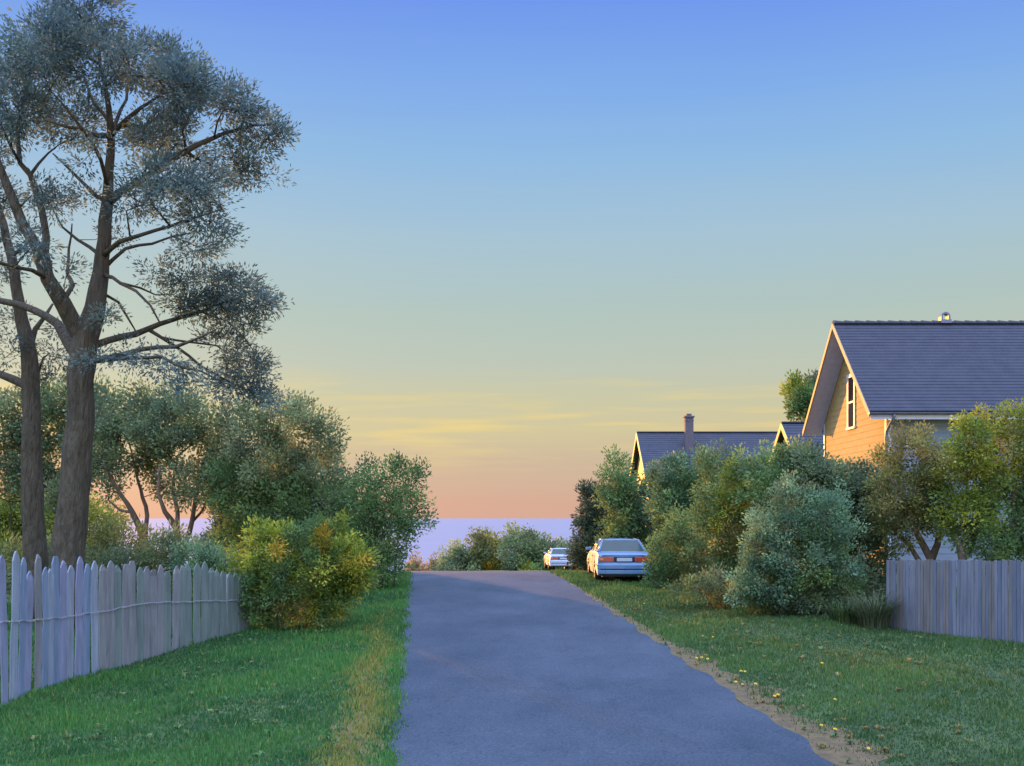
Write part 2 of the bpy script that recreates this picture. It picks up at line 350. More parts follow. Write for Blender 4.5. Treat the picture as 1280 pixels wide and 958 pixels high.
def plant(name, label, cat, Y, basepx, lobes, group=None, stems=None, seed=1, dens=26, nper=60, spread=.16, Ln=.10, Wd=.05, tip=.006, trunk_name='trunk', crown_name='crown',
          bark=None, skel=None, ob=.7, ub=.25, hollow=.25, attn=None, maxr=.2, wig=.25, flat=1.0):
    rs = np.random.default_rng(seed)
    base = gpos(basepx, 0, Y)
    root = empty(name, base, label, cat, group)
    C, O, K = lobes_to_clusters(lobes, Y, rs, dens*DM, hollow); nper = int(nper*NM); Ln *= LM; Wd *= LM*1.1; spread *= SM
    # keep foliage above ground
    g = gz(C[:,0], C[:,1]); ok = C[:,2] > g + .02; C, O, K = C[ok], O[ok], K[ok]
    top_ = np.argsort(C[:,2]-.15*rs.random(len(C)))[-max(3, len(C)//14):]; pick = rs.choice(top_, max(2, len(top_)//3), replace=False)
    up_ = np.stack([rs.normal(size=len(pick))*.05, rs.normal(size=len(pick))*.05, .10+.16*rs.random(len(pick))], 1)*(Y/28)
    if not skel: C = np.concatenate([C, C[pick]+up_]); O = np.concatenate([O, O[pick]*.3+np.array([0,0,.9])]); K = np.concatenate([K, K[pick]*1.08])
    nodes = []; par = []; fr = []
    if skel:
        for path in skel:                # path: list of (px,py,dy,r_px)
            prev = -1
            if nodes:
                p0 = np.array(P(path[0][0], path[0][1], Y)); dd = [np.hypot(nq[0]*F/nq[1]-p0[0]*F/Y, (nq[2]*F/nq[1]-p0[2]*F/Y)) for nq in nodes]; prev = int(np.argmin(dd))
            seg = path if prev < 0 else [None]+path[1:]
            last = None if prev < 0 else np.array(nodes[prev])
            lr = None if prev < 0 else path[0][3]/F*Y*.9
            for k, q in enumerate(seg):
                if q is None: continue
                pt = np.array(P(q[0], q[1], Y+q[2])); r = q[3]/F*Y*.9
                if last is None:
                    pt[2] = min(pt[2], gz(pt[0], pt[1])-.05); nodes.append(pt); par.append(prev); fr.append(r); prev = len(nodes)-1; last = pt; lr = r; continue
                ln = np.linalg.norm(pt-last); ns = max(1, int(ln/.3))
                for t in range(1, ns+1):
                    tt = t/ns; jj = rs.normal(size=3)*.018*min(1, ln) if t < ns else 0
                    nodes.append(last*(1-tt)+pt*tt + jj); par.append(prev); fr.append(lr*(1-tt)+r*tt); prev = len(nodes)-1
                last = pt; lr = r
    else:
        cen = C.mean(0); top = C[:,2].max()
        ns = stems or 4
        ext = C[:,0].max()-C[:,0].min(); bx = np.array(base)
        for s in range(ns):
            a = rs.uniform(0, 6.28); off = np.array([math.cos(a), math.sin(a), 0])*min(.5, ext*.08)*(ns > 1)
            b0 = bx+off; b0[2] = gz(b0[0], b0[1])-.05
            tgt = b0 + (np.array([cen[0], cen[1], b0[2]+(top-b0[2])*.45])-b0)*.6 + np.array([math.cos(a), math.sin(a), 0])*ext*.14*(ns > 1)
            tgt[2] = b0[2]+(top-b0[2])*.45
            prev = -1; k = 7
            for t in range(k+1):
                tt = t/k; nodes.append(b0*(1-tt)+tgt*tt + (rs.normal(size=3)*.03 if 0 < t < k else 0)); par.append(prev); fr.append(0.0); prev = len(nodes)-1
    na = min(len(C), attn or 260); sel = rs.choice(len(C), na, replace=False)
    nodes, par, fr, ends = grow(nodes, par, fr, C[sel]-O[sel]*.05, rs, wig=wig)
    skeleton_mesh(trunk_name, nodes-np.array(base), par, fr, bark or M_bark, root, tip=tip, maxr=maxr)
    leaf_mesh(crown_name, C-np.array(base), O, spread, nper, Ln, Wd, K, rs, root, ob, ub, flat=flat)
    return root

DM, NM, LM, SM = 1.0, 1.0, .92, 1.0
GAIN = {'pine': 1.6, 'gold': 1.3, 'yg': 2.0, 'rust': 1.9, 'dark': 2.8, 'mid': 2.5, 'grey': 2.6, 'teal': 2.1, 'olive': 2.2, 'conif': 2.5, 'lawn': 1.8}
# ---- the tall tree behind the left fence
pineA = [
 (45,75,40,36,'pine',.5),(28,140,34,50,'pine',-.6),(60,120,40,36,'pine',1.5),(95,45,36,34,'pine',.0),(130,35,40,34,'pine',-.8),(160,60,34,34,'pine',.6),(150,100,46,36,'pine',-1.2),(95,100,44,40,'pine',-1.6),
 (205,70,24,30,'pine',.2),(200,105,34,34,'pine',1.0),(235,100,26,26,'pine',-.4),(240,130,40,26,'pine',-1.0),(275,112,36,22,'pine',.5),(300,125,30,20,'pine',.2),(320,150,28,16,'pine',.6),(345,163,20,9,'pine',.4),(300,170,30,14,'pine',.6),(180,150,40,26,'pine',.9,.8),
 (60,165,40,24,'pine',-1.2,.8),(215,165,28,18,'pine',1.2),(290,195,36,12,'pine',1.2),(320,198,18,7,'pine',1.1,.7),
 (195,186,28,18,'pine',-.5,.8),(225,240,42,16,'pine',-1.2),(270,242,32,14,'pine',-1.0),(185,262,28,18,'pine',-.8,.7),(250,268,44,16,'pine',-1.5),(215,290,34,14,'pine',1.4,.8),(275,292,32,14,'pine',-1.2),(295,312,14,7,'pine',-1.0,.5),
 (205,340,22,10,'pine',.8,.6),(240,345,40,17,'pine',.8),(285,345,26,14,'pine',.8),(300,368,36,14,'pine',.6),(325,372,18,9,'pine',.5),(245,372,44,14,'pine',1.0),(210,375,26,10,'pine',.8,.7),(295,398,30,9,'pine',.6,.7),
 (145,402,18,12,'pine',-.6,.7),(265,415,30,12,'pine',1.4),(290,440,28,14,'pine',1.2),(300,462,28,13,'pine',1.2),(320,485,22,10,'pine',1.1),(270,470,34,11,'pine',1.6,.8),(230,462,34,10,'pine',-1.2,.8),(180,452,30,8,'pine',-1.1,.6),(262,488,26,9,'pine',-1.4,.7),(305,497,22,7,'pine',1.0,.6),(140,455,18,7,'pine',-.8,.5),
 (70,255,24,14,'pine',-1.0,.7),(50,240,28,18,'pine',1.0,.7),(95,235,22,10,'pine',.6,.5),(88,330,24,16,'pine',-1.6,.6),(105,350,14,14,'pine',-.9,.6),(120,270,18,12,'pine',1.6,.5),(165,320,24,12,'pine',1.6,.5),(150,240,18,9,'pine',-2,.5),(165,205,26,9,'pine',-1.5,.5),
]
skelA = [
 [(80,716,0,25),(84,690,0,23),(90,640,0,21),(96,580,0,19.5),(101,510,0,18),(103,455,0,18.5),(106,425,0,17),(119,385,.1,13.5),(126,340,.2,11),(131,300,.2,9.5),(134,255,.2,8),(136,215,.2,6.6),(139,170,.2,5.4),(136,135,.1,4),(130,100,0,2.8),(124,60,-.1,1.6)],
 [(103,450,0,16),(100,420,0,12.5),(78,378,-.3,11.5),(60,349,-.5,9.5),(47,311,-.6,8),(28,280,-.7,7),(14,245,-.8,6),(2,215,-.8,5),(-12,180,-.9,4)],
 [(60,349,-.5,6),(58,299,-.2,5.2),(52,262,0,4.6),(38,219,.1,4),(25,204,.2,3.5),(22,165,.3,2.8),(30,120,.4,1.8),(40,85,.4,1)],
 [(38,219,.1,2.4),(48,205,.4,2),(60,192,.8,1.4),(75,180,1.2,.8)],
 [(94,458,0,9),(86,430,.4,7.5),(72,405,.8,6.4),(45,389,1.2,5.4),(20,380,1.5,4.8),(-15,374,1.8,4)],
 [(60,349,-.5,3.4),(40,338,-1,3),(18,334,-1.4,2.6),(-10,325,-1.8,2)],
 [(80,378,-.3,4.2),(91,357,.2,3.4),(84,342,.6,2.4),(86,311,1.0,1.8),(90,280,1.3,1)],
 [(139,170,.2,4),(150,157,-.2,3.4),(176,135,-.8,2.6),(200,119,-1.1,1.8),(232,104,-1.3,1)],
 [(139,170,.2,3.5),(146,150,.8,3),(158,125,1.2,2.2),(163,90,1.5,1.2),(170,60,1.6,.7)],
 [(137,178,.2,4),(124,170,-.3,3.6),(103,163,-.9,3),(80,158,-1.4,2),(55,150,-1.8,1)],
 [(150,157,-.2,2.2),(180,158,.4,1.8),(205,138,.8,1.4),(240,122,1.0,.8)],
 [(134,255,.2,6),(150,240,0,5.4),(176,226,-.1,4.8),(213,200,-.1,4.2),(251,179,.2,3.4),(282,166,.4,2.6),(317,157,.6,1.8),(345,156,.6,1)],
 [(226,192,0,2.4),(245,198,.6,2.1),(268,208,1.1,1.6),(290,216,1.3,1.2),(312,220,1.4,.8)],
 [(262,175,.2,1.8),(272,152,-.2,1.4),(280,136,-.3,1),(290,120,-.3,.7)],
 [(230,190,0,1.8),(228,165,-.6,1.4),(236,145,-.9,.9)],
 [(180,223,-.1,2),(185,205,-.5,1.6),(196,190,-.6,.9)],
 [(131,262,.2,3.6),(120,245,.7,3),(104,229,1,2.4),(85,210,1.1,1.8),(66,192,1.1,1)],
 [(133,235,.2,3.4),(126,200,-.4,2.9),(114,176,-.9,2.4),(98,155,-1.2,2),(80,132,-1.4,1.4),(62,112,-1.5,.8)],
 [(134,160,.2,3),(118,130,.9,2.4),(108,105,1.2,1.6),(98,70,1.3,.9)],
 [(130,325,.2,4),(150,302,-.4,3.4),(176,294,-.8,2.8),(213,283,-1.2,2.2),(245,272,-1.4,1.5),(278,262,-1.4,.8)],
 [(130,338,.2,3),(157,311,.4,2.4),(190,305,1.0,1.9),(215,296,1.3,1.3),(245,290,1.4,.7)],
 [(128,345,.2,3),(150,354,-.4,2.6),(170,364,-.6,2.2),(188,382,-.7,1.7),(200,404,-.8,1.1)],
 [(146,351,-.3,2),(175,360,.2,1.7),(195,369,.6,1.1),(218,368,.8,.7)],
 [(127,360,.2,2.4),(148,378,.5,2),(160,398,.8,1.5),(172,418,.9,.9)],
 [(118,438,0,5.6),(135,426,.2,4.8),(169,418,.5,4.2),(200,405,.8,3.6),(226,397,.9,3),(251,390,.9,2.4),(275,380,.8,1.5),(300,372,.7,.8)],
 [(258,389,.9,1.5),(285,402,.9,1.3),(305,422,.9,1.1),(318,440,.9,.7)],
 [(114,462,0,4.6),(141,446,-.4,3.8),(176,437,-.8,3.2),(219,434,-1.1,2.5),(250,422,-1.2,1.6),(270,412,-1.2,.9)],
 [(128,453,-.2,3),(150,449,-.6,2.7),(201,446,-1.1,2.3),(226,459,-1.2,1.9),(251,464,-1.3,1.5),(278,478,-1.4,.9)],
 [(185,413,.6,2.6),(219,433,.9,2.3),(251,458,1.1,1.9),(291,480,1.2,1.3),(318,492,1.2,.8)],
 [(205,425,.8,1.8),(238,428,1.1,1.5),(270,432,1.3,1.1),(292,445,1.3,.7)],
 [(126,320,.2,3),(112,309,.7,2.6),(97,300,1,2.2),(78,284,1.2,1.5),(66,262,1.2,.9)],
]
plant('tall_tree', 'tall spreading tree with open feathery crown and thick forked trunk behind the pale pickets', 'tree', 24.5, 82, pineA, group=None, seed=11,
      skel=skelA, flat=.75, dens=132, nper=52, spread=.155, Ln=.115, Wd=.036, tip=.0085, ob=1.0, ub=.15, hollow=.0, attn=1900, maxr=.1, wig=.2, bark=M_bark)
pineB = [(10,290,18,24,'pine',.4,.6),(12,440,22,14,'pine',-.4,.7),(58,440,24,16,'pine',.4,.8),(60,470,16,9,'pine',.6,.5),(20,462,14,10,'pine',.6,.5),(5,390,20,12,'pine',1,.6),(60,400,14,10,'pine',.7,.5),
         (-30,250,34,30,'pine',.4),(-40,170,40,44,'pine',.2),(-50,330,40,24,'pine',.8),(-35,100,30,30,'pine',0),(8,330,14,10,'pine',.2,.5),(-50,410,30,18,'pine',.3)]
skelB = [
 [(44,716,0,17),(43,680,0,15.5),(40,600,0,14),(40,520,0,12.5),(38,465,0,11.5),(32,420,0,9.5),(24,380,0,8),(18,340,0,7),(8,300,.1,6),(-2,262,.2,5.2),(-14,215,.2,4),(-26,160,.2,2.6),(-34,110,.2,1.2)],
 [(36,492,0,7),(20,476,.3,6),(0,468,.6,5),(-30,455,1,3.6),(-50,430,1.2,2)],
 [(34,432,0,4.5),(44,412,.3,3.8),(56,396,.5,2.8),(66,380,.6,1.5)],
 [(40,490,0,3),(48,465,.4,2.4),(54,448,.5,1.4)],
 [(14,330,.1,3),(30,310,-.2,2.4),(42,292,-.4,1.4)],
]
plant('tall_tree', 'slimmer dark trunk at the far left edge standing beside the big forked tree', 'tree', 26.5, 42, pineB, seed=12,
      skel=skelB, flat=.75, dens=100, nper=52, spread=.15, Ln=.115, Wd=.036, tip=.0085, ob=1.0, ub=.15, hollow=.25, attn=260, maxr=.1, bark=M_bark)

DM, NM, LM, SM = 2.4, 1.7, .95, 1.0
# ---- the middle distance on the left
plant('windswept_tree', 'dark flat-topped tree low behind the two tall trunks', 'tree', 40, 40, [
 (-10,530,46,40,'dark'),(25,515,36,26,'dark'),(60,510,34,24,'dark'),(90,515,36,26,'dark'),(125,512,26,24,'dark'),(30,570,40,30,'dark'),(75,575,44,36,'dark'),(120,560,28,36,'dark'),(60,620,40,20,'dark'),(0,600,40,26,'dark')],
 seed=21, stems=3, dens=15, nper=52, spread=.22, Ln=.15, Wd=.07, tip=.012, attn=220)
skelC = [
 [(184,712,0,6.8),(184,690,0,5.6),(176,662,0,4.9),(165,640,-.2,3.8),(152,620,-.4,2.7),(140,600,-.5,1.9),(128,575,-.6,1.0)],
 [(180,670,0,3.4),(184,645,.3,3.0),(176,612,.6,2.2),(168,580,.8,1.5),(160,550,.8,0.9)],
 [(168,642,0,2.2),(150,638,.4,1.8),(135,625,.8,1.2)],
]
plant('windswept_tree', 'spreading dark tree with leaning brown stems against a yellow patch of sky', 'tree', 36, 184, [
 (130,530,34,28,'dark'),(165,512,38,26,'dark'),(200,515,40,24,'dark'),(160,560,40,30,'dark'),(120,570,28,26,'dark'),(195,560,34,30,'dark'),(140,610,26,12,'dark',.5,.5),(205,605,24,16,'dark',.5,.6)],
 seed=22, skel=skelC, dens=15, nper=52, spread=.19, Ln=.13, Wd=.06, tip=.009, attn=260, bark=M_bark2)
skelC2 = [
 [(226,712,0,6.8),(226,690,0,6.0),(220,660,0,4.5),(206,640,-.2,3.3),(198,618,-.3,2.2),(200,580,-.3,1.5)],
 [(224,672,0,3.4),(222,640,.2,3.0),(216,615,.3,2.2),(222,570,.4,1.5)],
 [(226,690,0,4.1),(236,668,.2,3.8),(242,640,.3,3.0),(246,612,.4,2.2),(256,570,.5,1.5)],
 [(240,655,.2,2.2),(252,640,.4,1.8),(262,620,.5,1.2)],
]
plant('windswept_tree', 'round dark green tree on three forking stems beside the gap of yellow sky', 'tree', 35, 226, [
 (225,520,38,28,'dark'),(255,530,36,28,'dark'),(275,560,28,36,'dark'),(235,565,40,32,'dark'),(265,605,34,28,'dark'),(225,600,26,14,'dark',.3,.7),(285,600,26,40,'mid'),(190,540,26,24,'dark')],
 seed=23, skel=skelC2, dens=16, nper=52, spread=.19, Ln=.13, Wd=.06, tip=.009, attn=260, bark=M_bark2)
plant('dense_tree', 'broad grey-green tree with upright branches in its top, left of the lone round tree', 'tree', 34, 355, [
 (320,545,36,30,'grey'),(355,530,32,24,'grey'),(385,525,26,22,'grey',0,.8),(405,545,26,22,'grey',0,.8),(335,585,44,34,'grey'),(390,590,38,34,'grey'),(300,620,40,36,'mid'),(350,640,44,40,'mid'),(400,640,40,40,'mid'),(435,640,24,36,'mid'),(320,680,50,36,'mid'),(420,690,40,36,'mid')],
 seed=24, stems=6, dens=21, nper=54, spread=.18, Ln=.12, Wd=.055, tip=.008, attn=320)
plant('round_tree', 'lone round-headed tree with fine stems at the left road edge against the sea', 'tree', 33, 486, [
 (485,605,38,34,'mid',0,.8),(462,612,24,30,'mid',0,.8),(512,618,24,30,'mid',0,.8),(490,640,38,28,'mid'),(455,650,24,26,'mid'),(515,650,18,24,'mid',0,.8),(480,680,34,22,'mid',0,.9),(500,665,26,24,'mid',0,.8),(470,712,26,20,'mid'),(492,712,18,18,'mid')],
 seed=25, stems=7, dens=23, nper=48, spread=.15, Ln=.10, Wd=.048, tip=.007, attn=260)
plant('sun_block_bush', 'added dark green thicket blocking low sun, at the back between the grey-green tree and the round tree', 'bush', 42, 420, [  # added behind the trees to block the low sun
 (300,620,40,40,'dark'),(345,600,36,40,'dark'),(390,610,40,40,'dark'),(430,650,36,36,'dark'),(300,680,40,30,'dark'),(360,670,50,40,'dark'),(420,700,50,30,'dark'),(470,700,20,30,'dark')],
 seed=26, stems=4, dens=22, nper=50, spread=.22, Ln=.15, Wd=.075, tip=.010, attn=120)
# sunny sloping field behind the trunks
plant('hedge', 'pale yellow-green hedge seen between the two tall trunks', 'hedge', 44, 60, [
 (-20,650,50,26,'lawn'),(40,652,50,26,'lawn'),(100,655,50,24,'lawn'),(-10,690,60,26,'lawn'),(60,690,60,26,'lawn')],
 seed=27, stems=6, dens=22, nper=60, spread=.25, Ln=.15, Wd=.07, tip=.008, attn=80)
plant('undergrowth_bush', 'low olive scrub along the back of the pickets below the leaning stems', 'bush', 29, 170, [
 (90,700,50,26,'olive'),(150,688,40,20,'olive'),(205,690,36,18,'dark'),(130,715,50,24,'dark'),(40,705,40,22,'dark'),(-5,705,30,30,'olive'),(240,705,36,22,'mid'),(185,715,40,20,'olive')],
 seed=28, stems=7, dens=24, nper=60, spread=.16, Ln=.13, Wd=.04, tip=.005, attn=140)
plant('teal_bush', 'small blue-green shrub peeping over the end of the pickets', 'bush', 26, 258, [
 (245,700,24,16,'teal'),(268,705,22,20,'teal'),(280,725,24,24,'mid'),(255,725,24,22,'mid')],
 seed=29, stems=4, dens=34, nper=50, spread=.11, Ln=.09, Wd=.035, tip=.005, attn=80)
plant('golden_bush', 'round bush turning gold and orange at the end of the pickets', 'bush', 24.2, 365, [
 (330,690,34,24,'yg'),(300,715,30,26,'yg'),(340,715,34,24,'yg'),(410,705,34,26,'yg'),(425,735,26,20,'yg'),(310,738,26,20,'yg'),(355,680,30,20,'yg'),(390,672,26,16,'mid'),(415,680,26,20,'yg'),(440,700,22,24,'yg'),(445,725,18,20,'yg'),(415,715,30,26,'mid'),(375,715,36,28,'mid'),(335,735,34,24,'mid'),(300,750,26,20,'mid'),(400,748,34,20,'yg'),(370,758,44,16,'olive'),(330,768,30,12,'mid'),(425,752,24,16,'mid'),(405,770,24,9,'mid'),(380,672,24,12,'mid'),(432,690,22,22,'yg'),(445,712,22,26,'yg'),
 (352,684,10,6,'gold',-1.0,.6),(410,671,8,6,'gold',-.5,.6),(442,695,12,14,'gold',-.6,.6),(452,722,8,12,'gold',-.3,.6)],
 seed=30, stems=12, dens=44, nper=44, spread=.10, Ln=.085, Wd=.038, tip=.0045, attn=320, wig=.1, bark=M_bark2)
# ---- beyond the crest
FG = dict(GAIN); GAIN = {k: v*1.12 for k, v in GAIN.items()}  # leaf colours lightened here to carry distance haze
plant('far_bush', 'far round bush with a yellow side beyond the crest of the road', 'bush', 92, 590, [
 (590,696,24,20,'grey'),(612,691,22,18,'olive'),(575,711,22,16,'grey'),(625,711,14,16,'gold'),(605,716,16,12,'gold'),(590,731,36,18,'grey'),(565,718,16,12,'grey')],
 seed=31, stems=4, dens=9, nper=60, spread=.3, Ln=.26, Wd=.13, tip=.014, attn=80)
plant('far_bush', 'far bushy grey-green tree beyond the crest just left of the small white car', 'bush', 90, 670, [
 (650,696,22,20,'grey'),(672,688,22,20,'grey'),(695,696,24,18,'grey'),(715,704,16,16,'grey'),(665,716,30,16,'mid'),(658,704,6,10,'gold',-2),(700,721,30,16,'mid'),(732,706,14,20,'dark')],
 seed=32, stems=4, dens=9, nper=60, spread=.3, Ln=.26, Wd=.13, tip=.014, attn=80)
plant('far_bush', 'low reddish bush at the left end of the road crest before the sea', 'bush', 96, 528, [
 (530,714,14,9,'rust'),(545,718,14,9,'grey'),(515,720,12,8,'rust'),(530,728,30,10,'grey')],
 seed=33, stems=3, dens=9, nper=50, spread=.3, Ln=.24, Wd=.12, tip=.014, attn=40)
plant('far_bush', 'low blue-grey bush between the reddish bush and the yellow-sided one', 'bush', 100, 556, [
 (552,710,10,9,'grey'),(562,710,12,10,'grey'),(555,724,20,12,'grey')],
 seed=34, stems=3, dens=9, nper=50, spread=.3, Ln=.24, Wd=.12, tip=.014, attn=40)
GAIN = FG
# ---- right side, far to near
plant('dark_conifer', 'dark narrow evergreen left of the pale green tree behind the blue car', 'tree', 46, 742, [
 (742,625,12,14,'conif'),(738,645,18,16,'conif'),(745,668,22,20,'conif'),(735,688,20,18,'conif'),(758,640,14,24,'conif'),(760,680,20,26,'conif'),(735,705,16,12,'conif'),(748,715,26,12,'conif')],
 seed=41, stems=1, dens=26, nper=60, spread=.16, Ln=.17, Wd=.06, tip=.010, attn=120, ob=.9)
plant('pale_green_tree', 'soft pale green tree rising behind the blue car', 'tree', 41, 790, [
 (775,592,12,14,'mid'),(770,615,22,24,'mid'),(790,622,20,24,'teal'),(822,614,20,22,'mid'),(775,650,24,26,'mid'),(810,645,30,30,'teal'),(790,685,36,24,'mid'),(835,665,24,30,'mid'),(765,690,16,16,'mid')],
 seed=42, stems=3, dens=26, nper=56, spread=.17, Ln=.13, Wd=.06, tip=.009, attn=150)
plant('hedge_bush', 'mid green bush in front of the low house with the brick chimney', 'bush', 36.5, 860, [
 (845,592,24,18,'teal'),(870,590,24,20,'mid'),(895,590,24,20,'teal'),(850,625,28,28,'teal'),(885,625,30,30,'teal'),(845,665,24,28,'mid'),(875,670,36,34,'mid'),(900,650,26,40,'mid'),(850,705,26,22,'mid'),(885,715,36,24,'dark'),(915,620,28,34,'mid'),(862,640,34,40,'mid'),(905,690,30,40,'mid'),(838,630,20,34,'mid')],
 seed=43, stems=4, dens=28, nper=56, spread=.15, Ln=.11, Wd=.052, tip=.007, attn=200)
plant('hedge_bush', 'dull green bush whose leaves cover the right side of the blue car', 'bush', 33.2, 850, [
 (824,700,12,24,'mid',-.2),(838,690,20,22,'mid'),(850,665,20,26,'mid'),(835,715,20,20,'mid'),(868,700,26,36,'olive'),(885,730,30,22,'dark'),(850,735,24,14,'mid'),(820,728,9,10,'grey',-.2,.7),(815,712,7,12,'mid',-.1,.6)],
 seed=44, stems=5, dens=34, nper=50, spread=.12, Ln=.09, Wd=.042, tip=.006, attn=180)
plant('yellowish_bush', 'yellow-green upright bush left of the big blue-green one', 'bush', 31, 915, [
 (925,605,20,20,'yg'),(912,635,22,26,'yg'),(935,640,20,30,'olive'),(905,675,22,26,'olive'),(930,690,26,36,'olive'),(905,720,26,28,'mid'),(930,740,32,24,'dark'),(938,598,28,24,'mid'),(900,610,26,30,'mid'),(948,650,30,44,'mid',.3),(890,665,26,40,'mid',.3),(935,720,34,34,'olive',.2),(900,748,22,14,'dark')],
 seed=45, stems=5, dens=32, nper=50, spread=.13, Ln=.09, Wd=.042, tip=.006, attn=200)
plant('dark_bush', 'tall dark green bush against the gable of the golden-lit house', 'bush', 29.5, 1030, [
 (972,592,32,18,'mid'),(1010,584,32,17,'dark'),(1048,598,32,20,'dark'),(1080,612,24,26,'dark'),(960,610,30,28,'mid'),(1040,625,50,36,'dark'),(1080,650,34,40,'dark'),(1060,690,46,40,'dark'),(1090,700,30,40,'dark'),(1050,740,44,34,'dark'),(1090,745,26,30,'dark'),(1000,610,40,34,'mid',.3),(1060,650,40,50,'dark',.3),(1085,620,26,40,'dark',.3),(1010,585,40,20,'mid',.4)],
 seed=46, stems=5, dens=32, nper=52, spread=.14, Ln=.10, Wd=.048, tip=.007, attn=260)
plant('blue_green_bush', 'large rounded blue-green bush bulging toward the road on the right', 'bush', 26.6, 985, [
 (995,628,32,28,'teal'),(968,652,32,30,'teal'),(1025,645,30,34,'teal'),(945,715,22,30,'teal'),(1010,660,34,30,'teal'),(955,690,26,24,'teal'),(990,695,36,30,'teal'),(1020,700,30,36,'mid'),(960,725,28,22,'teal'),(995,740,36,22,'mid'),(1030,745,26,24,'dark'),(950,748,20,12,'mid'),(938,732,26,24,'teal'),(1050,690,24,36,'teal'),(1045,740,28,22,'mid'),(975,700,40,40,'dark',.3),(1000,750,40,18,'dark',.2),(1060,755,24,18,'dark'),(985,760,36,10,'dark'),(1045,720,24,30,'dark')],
 seed=47, stems=6, dens=42, nper=48, spread=.11, Ln=.082, Wd=.038, tip=.0055, attn=320)
plant('undergrowth_bush', 'low dull green scrub at the foot of the yellow-green bush', 'bush', 28.4, 900, [
 (880,738,22,12,'dark'),(905,748,26,14,'olive'),(930,755,22,14,'dark'),(860,735,20,10,'mid')],
 seed=48, stems=4, dens=40, nper=50, spread=.10, Ln=.10, Wd=.03, tip=.005, attn=80)
plant('olive_tree', 'olive-brown many-stemmed tree behind the grey slat fence', 'tree', 28.5, 1160, [
 (1105,590,26,26,'olive'),(1135,575,30,26,'olive'),(1137,550,14,18,'olive',0,.8),(1110,625,30,30,'olive'),(1145,620,36,32,'olive'),(1130,655,40,24,'olive'),(1175,590,26,30,'olive'),(1170,635,30,26,'mid'),(1090,650,20,20,'dark'),(1150,540,8,10,'olive',0,.5)],
 seed=49, skel=[[(1166,730,0,6),(1164,700,0,5.4),(1152,678,0,4.6),(1140,655,-.2,3.6),(1128,628,-.4,2.4),(1118,600,-.5,1.4)],[(1165,700,0,5),(1172,680,.1,4.4),(1176,655,.2,3.4),(1172,620,.2,2),(1166,590,.2,1.2)],[(1150,730,.2,4),(1148,700,.2,3.6),(1138,684,.3,3),(1122,668,.4,2.4),(1108,650,.4,1.6)]],
 dens=32, nper=52, spread=.13, Ln=.095, Wd=.042, tip=.006, attn=220, bark=M_bark2)
plant('yellow_green_tree', 'bright yellow-green tree behind the grey slat fence at the right edge', 'tree', 27.5, 1215, [
 (1215,522,14,20,'yg'),(1210,555,24,26,'yg'),(1240,550,22,26,'olive'),(1265,535,22,26,'yg'),(1200,600,30,36,'yg'),(1235,600,34,36,'yg'),(1270,590,30,40,'mid'),(1215,645,36,30,'yg'),(1255,650,36,34,'mid'),(1200,670,22,16,'mid',.2,.7),(1240,680,36,20,'mid'),(1295,560,30,50,'yg'),(1300,640,30,50,'mid'),(1275,690,26,16,'mid'),(1190,570,16,20,'olive')],
 seed=50, skel=[[(1204,730,0,6),(1203,700,0,5.6),(1200,684,0,5),(1192,668,.3,4.2),(1184,652,.6,3.2),(1178,636,.9,2.0),(1180,610,1.1,1.2)],[(1205,700,0,4.6),(1214,684,.2,4),(1220,664,.3,3),(1228,620,.3,2),(1232,580,.3,1.2)],[(1204,700,0,4),(1206,650,.3,3),(1208,600,.3,2),(1212,540,.3,1)],[(1262,730,0,5),(1262,690,0,4),(1268,640,0,3),(1268,580,0,1.6)]],
 dens=32, nper=54, spread=.13, Ln=.095, Wd=.045, tip=.006, attn=260, bark=M_bark2)
plant('far_tree', 'bright green tree showing behind the left slope of the big roof', 'tree', 52, 1010, [
 (1006,486,14,6,'yg'),(998,494,13,6,'yg'),(1012,505,14,16,'mid'),(1004,512,12,10,'mid'),(1025,500,18,20,'dark'),(1025,540,26,30,'dark'),(1045,520,20,30,'dark')],
 seed=51, stems=2, dens=22, nper=60, spread=.2, Ln=.2, Wd=.08, tip=.010, attn=100, ob=1.0)
# arching grass tuft beside the grey slat fence
def tuft(name, label, cat, px, Y, n, ln, seed, pal='grey', wd=.02, rad=.25, group=None):
    rs = np.random.default_rng(seed); base = gpos(px, 0, Y); root_ = np.array(base)
    a = rs.uniform(0, 6.283, n); r0 = rad*np.sqrt(rs.random(n)); p0 = np.stack([np.cos(a)*r0, np.sin(a)*r0, np.zeros(n)], 1)
    a2 = a+rs.normal(size=n)*.5; lean = .25+.6*rs.random(n); l = ln*(.5+.6*rs.random(n)); V = []
    side = np.stack([-np.sin(a2), np.cos(a2), np.zeros(n)], 1); seg = 4
    for k in range(seg+1):
        t = k/seg; h = l*t*(1-.35*lean*t*t*1.6); o = l*lean*t*t
        c = p0 + np.stack([np.cos(a2)*o, np.sin(a2)*o, h], 1); w = (wd*(1-t)**.7*.5+.001)
        V.append(c-side*w); V.append(c+side*w)
    V = np.stack(V, 1).reshape(-1, 3); nv = (seg+1)*2; Fc = []
    b = np.arange(n)*nv
    for k in range(seg): Fc.append(np.stack([b+2*k, b+2*k+1, b+2*k+3, b+2*k+2], 1))
    Fc = np.stack(Fc, 1).reshape(-1)
    o = mesh_np(name, V, Fc, 4, M_blade)
    c = np.array([PAL[pal][i] for i in rs.integers(0, len(PAL[pal]), n)])*(1.25+.3*rs.normal(size=(n,1))); c = np.clip(c, .01, .9)
    at = o.data.color_attributes.new('tint', 'FLOAT_COLOR', 'POINT'); cc = np.ones((n*nv,4), np.float32); cc[:,:3] = np.repeat(c, nv, axis=0); at.data.foreach_set('color', cc.ravel())
    o.location = base
    return tag(o, label, cat, group)
